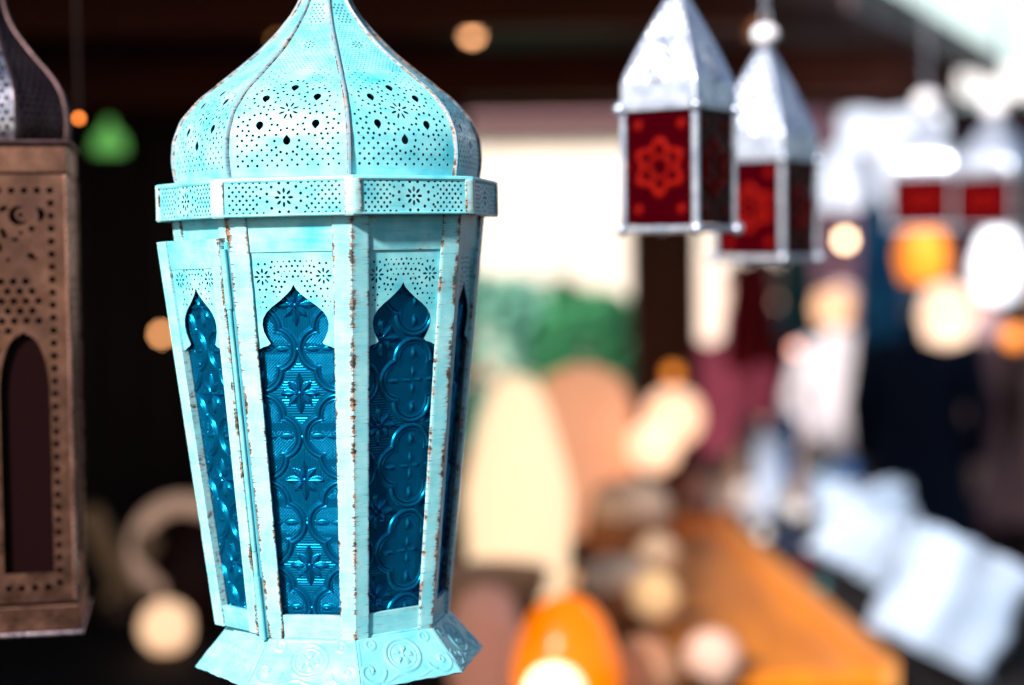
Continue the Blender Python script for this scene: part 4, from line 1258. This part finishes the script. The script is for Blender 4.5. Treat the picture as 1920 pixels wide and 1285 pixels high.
for px, py, r, cn, col, e, where in SMALL:
    s_ = min(4.7, 2310 / (py + r - 488)); u = s_ / FOC
    o = thing('small_jar', on_table(px, s_), 'small %s jar %s' % (cn, where), 'jar', 'small jars crowded on the table')
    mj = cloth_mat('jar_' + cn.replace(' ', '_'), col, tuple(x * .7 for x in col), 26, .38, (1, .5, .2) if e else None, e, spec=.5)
    lathe('body', [(r * .62 * u, 0), (r * .95 * u, r * .45 * u), (r * u, r * .95 * u), (r * .8 * u, r * 1.45 * u), (r * .5 * u, r * 1.62 * u)], mj, o, 20)
    lathe('lid', [(r * .56 * u, r * 1.625 * u), (r * .5 * u, r * 1.8 * u), (r * .2 * u, r * 1.95 * u), (r * .16 * u, r * 2.1 * u), (r * .02 * u, r * 2.2 * u)], cloth_mat('lid_' + cn.replace(' ', '_'), tuple(min(1, x * 1.15) for x in col), col, 26, .3, spec=.5), o, 18)

# ---- the orange wooden board and crate edge
m_or_wood = wood_mat('orange_wood', (.70, .21, .012), (.50, .14, .010), 22, 2.5, 22, .38)
def board():
    a = [P(1262, 915, 4.55), P(1330, 935, 4.45), P(1660, 1300, 2.75), P(1235, 1300, 2.75)]
    for q in a: q.z = ZT + .004
    z_hi = ZT + .012
    o = thing('wooden_board', (a[0] + a[2]) / 2, 'long orange brown wooden board running along the table to the bottom edge', 'board')
    cc = (a[0] + a[2]) / 2; 
    bm = bmesh.new()
    q0 = [bm.verts.new((p.x - cc.x, p.y - cc.y, -.0)) for p in a]; q1 = [bm.verts.new((p.x - cc.x, p.y - cc.y, .028)) for p in a]
    for f in ((0, 3, 2, 1), (4, 5, 6, 7), (0, 1, 5, 4), (1, 2, 6, 5), (2, 3, 7, 6), (3, 0, 4, 7)): bm.faces.new([(q0 + q1)[i] for i in f])
    bmesh.ops.recalc_face_normals(bm, faces=bm.faces[:]); bmesh.ops.bevel(bm, geom=bm.edges[:], offset=.004, segments=2, affect='EDGES')
    ang = math.atan2(-(a[2].x - a[1].x), a[2].y - a[1].y)
    bm_obj('plank', bm, m_or_wood, o)
    # raised edge strip along the right side
    p, q = a[1] - cc, a[2] - cc; d = (q - p).normalized(); nn = Vector((d.y, -d.x, 0))
    if nn.x > 0: nn = -nn
    bm = bmesh.new(); pts = [p, q, q - nn * .02, p - nn * .02]
    q0 = [bm.verts.new((v.x, v.y, -.002)) for v in pts]; q1 = [bm.verts.new((v.x, v.y, .05)) for v in pts]
    for f in ((0, 3, 2, 1), (4, 5, 6, 7), (0, 1, 5, 4), (1, 2, 6, 5), (2, 3, 7, 6), (3, 0, 4, 7)): bm.faces.new([(q0 + q1)[i] for i in f])
    bmesh.ops.recalc_face_normals(bm, faces=bm.faces[:])
    bm_obj('edge_strip', bm, wood_mat('orange_wood_pale', (.58, .25, .07), (.46, .18, .05), 22, 2.5, 22, .45), o)
board()

# ---- white parcels right of the board
m_white = cloth_mat('white_wrapping', (.40, .48, .62), (.30, .39, .54), 7, .6)
def parcel(px, py, s, dx, dy, dz, rz, label, tilt=0., ribbon=True):
    s = 2310 / (py - 486); c = P(px, py, s)
    o = thing('white_parcel', (c.x, s, ZT), label, 'parcel', 'white wrapped parcels', rz)
    o.rotation_euler = (0, tilt, rz)
    o.location.z += abs(math.sin(tilt)) * dx / 2 + .001; z0 = 0
    bm = bmesh.new(); bmesh.ops.create_cube(bm, size=1)
    bmesh.ops.subdivide_edges(bm, edges=bm.edges[:], cuts=8, use_grid_fill=True)
    for v in bm.verts:
        p = v.co * 2
        q = Vector((p.x * math.sqrt(1 - p.y ** 2 * .10), p.y * math.sqrt(1 - p.x ** 2 * .10), p.z))
        n_ = .05 * math.sin(p.x * 5 + p.y * 3 + px) + .06 * math.sin(p.z * 6 + p.x * 2 + px) + .03 * math.sin(p.z * 13 + p.y * 9)
        v.co = Vector((q.x * dx / 2 * (1 + n_), q.y * dy / 2 * (1 + n_), (p.z * .5 + .5) * dz * (1 + .02 * math.sin(p.x * 4))))
    bmesh.ops.bevel(bm, geom=[e for e in bm.edges if e.calc_face_angle(0) > .9], offset=.012, segments=3, affect='EDGES')
    w_ = bm_obj('wrapping', bm, m_white, o, sharp=60); w_.location.z = z0
    return o
parcel(1735, 1300, 2.85, .19, .15, .19, R(14), 'largest white paper wrapped parcel, leaning askew at the bottom right', R(27))
parcel(1588, 1128, 3.45, .16, .13, .14, R(10), 'mid sized white parcel leaning beside the orange board behind the largest one', R(31))
parcel(1668, 1022, 3.85, .12, .10, .10, R(20), 'small white parcel tilted behind the mid sized one', R(-18))
parcel(1575, 985, 4.05, .10, .10, .08, R(50), 'small white parcel farthest up the row beside the trinkets', R(12))

# ---- trinkets at the table's far end
tr_cols = [(.55, .36, .27), (.85, .80, .80), (.55, .66, .88), (.58, .44, .34), (.30, .22, .2), (.72, .44, .38), (.76, .72, .84), (.36, .28, .18), (.5, .48, .5), (.12, .10, .1), (.7, .62, .56), (.24, .2, .24), (.03, .10, .26), (.16, .30, .46)]
tr_spots = [(1310, 905, 22, 5), (1375, 858, 20, 0), (1440, 835, 32, 2), (1395, 920, 26, 1), (1330, 870, 18, 9), (1462, 905, 24, 7), (1420, 948, 22, 6), (1475, 945, 22, 8), (1500, 885, 24, 4), (1515, 930, 20, 11), (1350, 935, 18, 10), (1345, 895, 18, 3), (1530, 850, 22, 9), (1480, 860, 20, 10), (1405, 880, 18, 3), (1468, 800, 26, 12), (1535, 888, 24, 13), (1405, 800, 20, 9), (1590, 880, 20, 12)]
tdone = {}
tr_names = {5: 'rosy', 0: 'tan', 2: 'pale blue', 1: 'white', 9: 'black', 7: 'olive brown', 6: 'lilac grey', 8: 'grey', 4: 'dark brown', 11: 'dark plum', 10: 'cream', 3: 'beige', 12: 'deep blue', 13: 'steel blue'}
for px, py, r, ci in tr_spots:
    r *= 1.15
    # depth at which that picture height meets the table
    s = .70 * FOC / max(60, (py + 20 - 478)) * 1.0
    s = min(4.68, max(4.0, s)); u = s / FOC
    nm = tr_names[ci]
    tdone[nm] = tdone.get(nm, 0) + 1
    o = thing('trinket_box', on_table(px, s), ('%s domed trinket pot at the far end of the table' if tdone[nm] == 1 else '%s domed trinket pot standing farther right at the far table end') % nm, 'trinket', 'little trinket pots heaped at the far end')
    c = P(px, py, s); h = max(.03, c.z - ZT)
    lathe('pot', [(r * .7 * u, 0), (r * u, h * .5), (r * u, h)], cloth_mat('trinket_' + nm.replace(' ', '_'), tr_cols[ci], tuple(x * .75 for x in tr_cols[ci]), 30, .4), o, 18)
    lathe('lid', [(r * 1.05 * u, h + .001), (r * .9 * u, h + r * u * .5), (r * .4 * u, h + r * u * .8), (r * .12 * u, h + r * u * 1.1)], cloth_mat('lid_' + nm.replace(' ', '_'), tr_cols[ci], tuple(x * .8 for x in tr_cols[ci]), 30, .35), o, 18)

# ---- hanging pale lamp shades of the stall across the aisle
m_shade = cloth_mat('white_shade_paper', (.84, .85, .90), (.78, .80, .88), 6, .8, (.80, .87, 1), .65)  # sunlight on the white paper is put in as a glow
m_shade2 = cloth_mat('white_warm_shade', (.84, .80, .75), (.8, .74, .7), 6, .8, (1, .88, .78), .6)
def shade(px, py_c, s, prof, m, label, cat='lamp', up=.5):
    u = s / FOC
    o = thing('pendant_lamp', P(px, py_c, s), label, cat, 'pale lamp shades hanging over the aisle')
    lathe('shade', [(r * u, h * u) for r, h in prof], m, o, 28, sharp=50)
    tube('flex', [(0, 0, prof[-1][1] * u - .004), (0, 0, prof[-1][1] * u + .08), (0, 0, prof[-1][1] * u + up)], .003, M_DARKWOOD, o, 6)
shade(1698, 300, 4.8, [(6, -104), (34, -96), (50, -60), (62, 0), (76, 60), (70, 84), (20, 92), (5, 94)], m_shade, 'largest white tulip shaped lamp shade hanging over the aisle')
shade(1572, 345, 4.6, [(8, -50), (46, -46), (50, -20), (40, 30), (24, 62), (6, 72)], m_shade, 'smaller white bell shaped lamp shade left of the largest one')
shade(1612, 245, 5.0, [(4, -40), (34, -34), (44, 0), (36, 34), (6, 40)], m_shade, 'pale round lamp shade half hidden between the bell and tulip shades')
shade(1872, 500, 4.2, [(6, -70), (34, -62), (48, -20), (46, 20), (30, 60), (6, 74)], m_shade, 'white drop shaped lamp shade low at the right edge')
shade(1730, 480, 4.4, [(6, -52), (40, -46), (50, 0), (38, 44), (6, 52)], emis('amber_shade', (1, .27, .015), .55), 'amber orange globe shade under the far red lanterns')
shade(1775, 590, 4.6, [(6, -60), (40, -50), (52, 0), (40, 46), (6, 60)], emis('peach_shade', (1, .70, .5), .8), 'peach white globe shade above the person in the navy coat')
shade(1560, 578, 4.5, [(6, -36), (30, -30), (38, 0), (30, 30), (6, 36)], emis('peach_shade_small', (1, .56, .32), .75), 'small peach globe shade beside the blue hanging scarf')
shade(1330, 560, 5.3, [(6, -84), (22, -76), (28, 0), (26, 70), (6, 86)], emis('lit_wall_glow', (1, .76, .6), .95), 'slim cream glow standing in for the sunlit wall right of the wooden post')  # glowing strip in place of the sunlit building seen beside the post

# ---- cloths hanging from the beam
def hanging_cloth(px, y0, y1, s, wpx, c1, c2, label, name='hanging_scarf'):
    u = s / FOC; top = P(px, y0, s); hh = (y1 - y0) * u
    o = thing(name, top, label, 'scarf', 'cloths hanging from the stall roof')
    vs_, fs = [], []
    n, mrow = 24, 20
    for j in range(mrow + 1):
        t = j / mrow
        for i in range(n + 1):
            x = -1 + 2 * i / n
            vs_.append((x * wpx * u * (.55 + .45 * t ** .6), .012 * math.sin(x * 9 + t * 2) * (.4 + t), -t * hh + .01 * math.sin(x * 4)))
    for j in range(mrow):
        for i in range(n): a = j * (n + 1) + i; fs.append((a, a + 1, a + n + 2, a + n + 1))
    q = mesh_obj('cloth', vs_, fs, cloth_mat('cloth_' + str(int(px)), c1, c2, 8), o, smooth=True)
    md = q.modifiers.new('thick', 'SOLIDIFY'); md.thickness = .004
    tube('cord', [(0, 0, -.005), (0, 0, .15), (0, 0, .45)], .003, M_DARKWOOD, o, 6)
hanging_cloth(1650, 300, 640, 5.2, 46, (.03, .22, .42), (.015, .11, .26), 'deep blue scarf hanging below the white lamp shades')
hanging_cloth(1408, 485, 690, 4.3, 52, (.16, .004, .008), (.08, .002, .006), 'dark red cloth hanging below the second red lantern')
hanging_cloth(1495, 470, 640, 6.0, 40, (.05, .17, .17), (.03, .10, .12), 'teal cloth hanging between red cloth and blue scarf')

# ================================================================== PEOPLE in the aisle, far out of focus
def person(px, s, hgt, rz, coat, trousers, hair, label, skin=(.55, .33, .25), stride=.16, bag=None, hat=None):
    x = P(px, 600, s).x
    k = hgt / 1.70
    o = thing('person', (x, s, 0), label, 'person', None, rz)
    J = {'pelvis': (0, 0, .95, .135, .105), 'waist': (0, .01, 1.12, .125, .095), 'chest': (0, .015, 1.30, .165, .11), 'neck0': (0, .02, 1.435, .062, .06), 'neck1': (0, .005, 1.50, .052, .052),
         'chin': (0, -.01, 1.555, .066, .078), 'head': (0, -.005, 1.62, .076, .094), 'crown': (0, .005, 1.675, .056, .07)}
    E = [('pelvis', 'waist'), ('waist', 'chest'), ('chest', 'neck0'), ('neck0', 'neck1'), ('neck1', 'chin'), ('chin', 'head'), ('head', 'crown')]
    for sx, nm in ((-1, 'l'), (1, 'r')):
        st_ = stride * sx
        J['sh' + nm] = (sx * .175, .015, 1.385, .062, .062); J['el' + nm] = (sx * .235, .05 - st_ * .3, 1.12, .045, .045)
        J['wr' + nm] = (sx * .225, -.06 - st_ * .6, .90, .030, .030); J['pm' + nm] = (sx * .222, -.085 - st_ * .65, .84, .034, .022)
        E += [('chest', 'sh' + nm), ('sh' + nm, 'el' + nm), ('el' + nm, 'wr' + nm), ('wr' + nm, 'pm' + nm)]
        for f in range(4):
            fx = sx * (.206 + .012 * f); J['f%d%s' % (f, nm)] = (fx, -.10 - st_ * .65, .795 - .006 * (f in (1, 2)), .0085, .0085); J['g%d%s' % (f, nm)] = (fx - sx * .004, -.088 - st_ * .65, .762 - .008 * (f in (1, 2)), .007, .007)
            E += [('pm' + nm, 'f%d%s' % (f, nm)), ('f%d%s' % (f, nm), 'g%d%s' % (f, nm))]
        J['t' + nm] = (sx * .195, -.125 - st_ * .65, .835, .009, .009); E.append(('pm' + nm, 't' + nm))
        J['hp' + nm] = (sx * .09, 0, .87, .098, .098); J['kn' + nm] = (sx * .095, -.03 + st_ * .5, .49, .062, .062)
        J['an' + nm] = (sx * .095, .02 + st_, .085, .042, .045); J['to' + nm] = (sx * .105, -.13 + st_, .04, .040, .030)
        E += [('pelvis', 'hp' + nm), ('hp' + nm, 'kn' + nm), ('kn' + nm, 'an' + nm), ('an' + nm, 'to' + nm)]
    names = list(J); me = bpy.data.meshes.new('body')
    me.from_pydata([tuple(c * k for c in J[n][:3]) for n in names], [(names.index(a), names.index(b)) for a, b in E], [])
    ob = bpy.data.objects.new('body', me); COL.objects.link(ob)
    md = ob.modifiers.new('skin', 'SKIN')
    for i, n in enumerate(names): me.skin_vertices[0].data[i].radius = (J[n][3] * k, J[n][4] * k)
    me.skin_vertices[0].data[0].use_root = True
    sb = ob.modifiers.new('sub', 'SUBSURF'); sb.levels = 2; sb.render_levels = 2
    dg = bpy.context.evaluated_depsgraph_get(); dg.update()
    m2 = bpy.data.meshes.new_from_object(ob.evaluated_get(dg)); ob.modifiers.clear(); ob.data = m2; m2.name = 'body'
    mats = [mat('skin', skin, .5), cloth_mat('trouser_cloth', trousers, tuple(c * .7 for c in trousers), 9), mat('shoe_leather', (.02, .015, .012), .4), cloth_mat('sleeve_cloth', coat, tuple(c * .7 for c in coat), 9)]
    m2.materials.clear()
    for m_ in mats: m2.materials.append(m_)
    for p in m2.polygons:
        z = p.center.z / k; ax_ = abs(p.center.x) / k
        p.material_index = 2 if z < .10 else (0 if (z > 1.455 or (ax_ > .17 and z < .90 and z > .70)) else (1 if z < .93 and ax_ < .19 else 3)); p.use_smooth = True
    ob.parent = o
    # face: nose, eyes, ears kept in the one body; hair and coat are clothing parts
    vs_, fs = [], []
    def ell(rows, seg=28):
        n0 = len(vs_)
        for (z, rx, ry, cx, cy) in rows:
            for i in range(seg):
                a = 2 * PI * i / seg; wob = 1 + .02 * math.sin(5 * a + z * 9)
                vs_.append(((cx + rx * math.cos(a) * wob) * k, (cy + ry * math.sin(a) * wob) * k, z * k))
        for j in range(len(rows) - 1):
            for i in range(seg): fs.append((n0 + j * seg + i, n0 + j * seg + (i + 1) % seg, n0 + (j + 1) * seg + (i + 1) % seg, n0 + (j + 1) * seg + i))
    ell([(.58, .225, .185, 0, .0), (.75, .215, .17, 0, .0), (.95, .195, .15, 0, .005), (1.12, .18, .135, 0, .01), (1.28, .205, .14, 0, .015), (1.37, .205, .12, 0, .018), (1.42, .14, .10, 0, .02), (1.465, .085, .085, 0, .015), (1.49, .08, .08, 0, .012), (1.488, .066, .066, 0, .01)])
    cm = cloth_mat('coat_cloth', coat, tuple(c * .65 for c in coat), 9)
    c_ = mesh_obj('coat', vs_, fs, cm, o, smooth=True)
    for sx in (-1, 1):
        st_ = stride * sx
        tube('sleeve', [(sx * .15 * k, .015 * k, 1.40 * k), (sx * .19 * k, .018 * k, 1.375 * k), (sx * .238 * k, (.05 - st_ * .3) * k, 1.12 * k), (sx * .227 * k, (-.05 - st_ * .57) * k, .915 * k)], [.066 * k, .074 * k, .06 * k, .05 * k], cm, o, 14)
    vs_, fs = [], []
    hc = hat or hair
    ell([(1.535, .070, .045, 0, .055), (1.58, .086, .085, 0, .024), (1.64, .090, .098, 0, .014), (1.69, .074, .086, 0, .010), (1.725, .04, .05, 0, .01), (1.735, .004, .004, 0, .01)], 24)
    mesh_obj('knitted_hat' if hat else 'hair', vs_, fs, cloth_mat('hair_tone', hc, tuple(c * .7 for c in hc), 30), o, smooth=True)
    if bag:
        bm = bmesh.new(); box_bm(bm, (.24 * k, -.16, .55), (.36 * k, .16, .82), bevel=.03); bm_obj('shoulder_bag', bm, cloth_mat('bag_cloth', bag, tuple(c * .7 for c in bag), 9), o)
    return o
person(1722, 7.2, 1.68, R(170), (.008, .014, .035), (.01, .01, .02), (.25, .33, .45), 'person in a long navy coat seen from behind, largest figure in the aisle', hat=(.30, .40, .55))
person(1470, 9.7, 1.66, R(190), (.006, .010, .028), (.012, .012, .02), (.02, .012, .01), 'dark haired person in a dark blue coat left of the white dressed one')
person(1580, 8.6, 1.56, R(15), (.58, .52, .56), (.3, .22, .3), (.55, .40, .34), 'person in a white coat facing us between two dark coats', hat=(.70, .48, .46))
person(1368, 9.4, 1.64, R(-20), (.12, .015, .03), (.06, .03, .05), (.10, .05, .04), 'person in a dusty red coat next to the wooden post')
person(1850, 8.6, 1.66, R(40), (.50, .32, .35), (.12, .06, .08), (.40, .26, .2), 'person in a mauve brown coat right of the navy coat', bag=(.5, .5, .72))
person(1925, 7.8, 1.62, R(200), (.48, .25, .24), (.10, .04, .04), (.30, .16, .10), 'person in a pinkish brown jacket cut by the right edge')
person(1436, 10.0, 1.70, R(160), (.012, .012, .016), (.02, .02, .03), (.03, .02, .015), 'person in a black coat right of the dusty red one')
person(1646, 8.9, 1.60, R(5), (.55, .34, .38), (.05, .04, .06), (.12, .06, .04), 'person in a pale rose jacket behind the white coat')
person(1800, 10.2, 1.70, R(185), (.05, .022, .02), (.02, .015, .02), (.05, .03, .02), 'person in a dark brown coat just right of the navy coat')
person(1540, 10.6, 1.72, R(175), (.015, .02, .05), (.02, .02, .03), (.02, .015, .012), 'tall person in dark clothes farthest back behind the white coat')
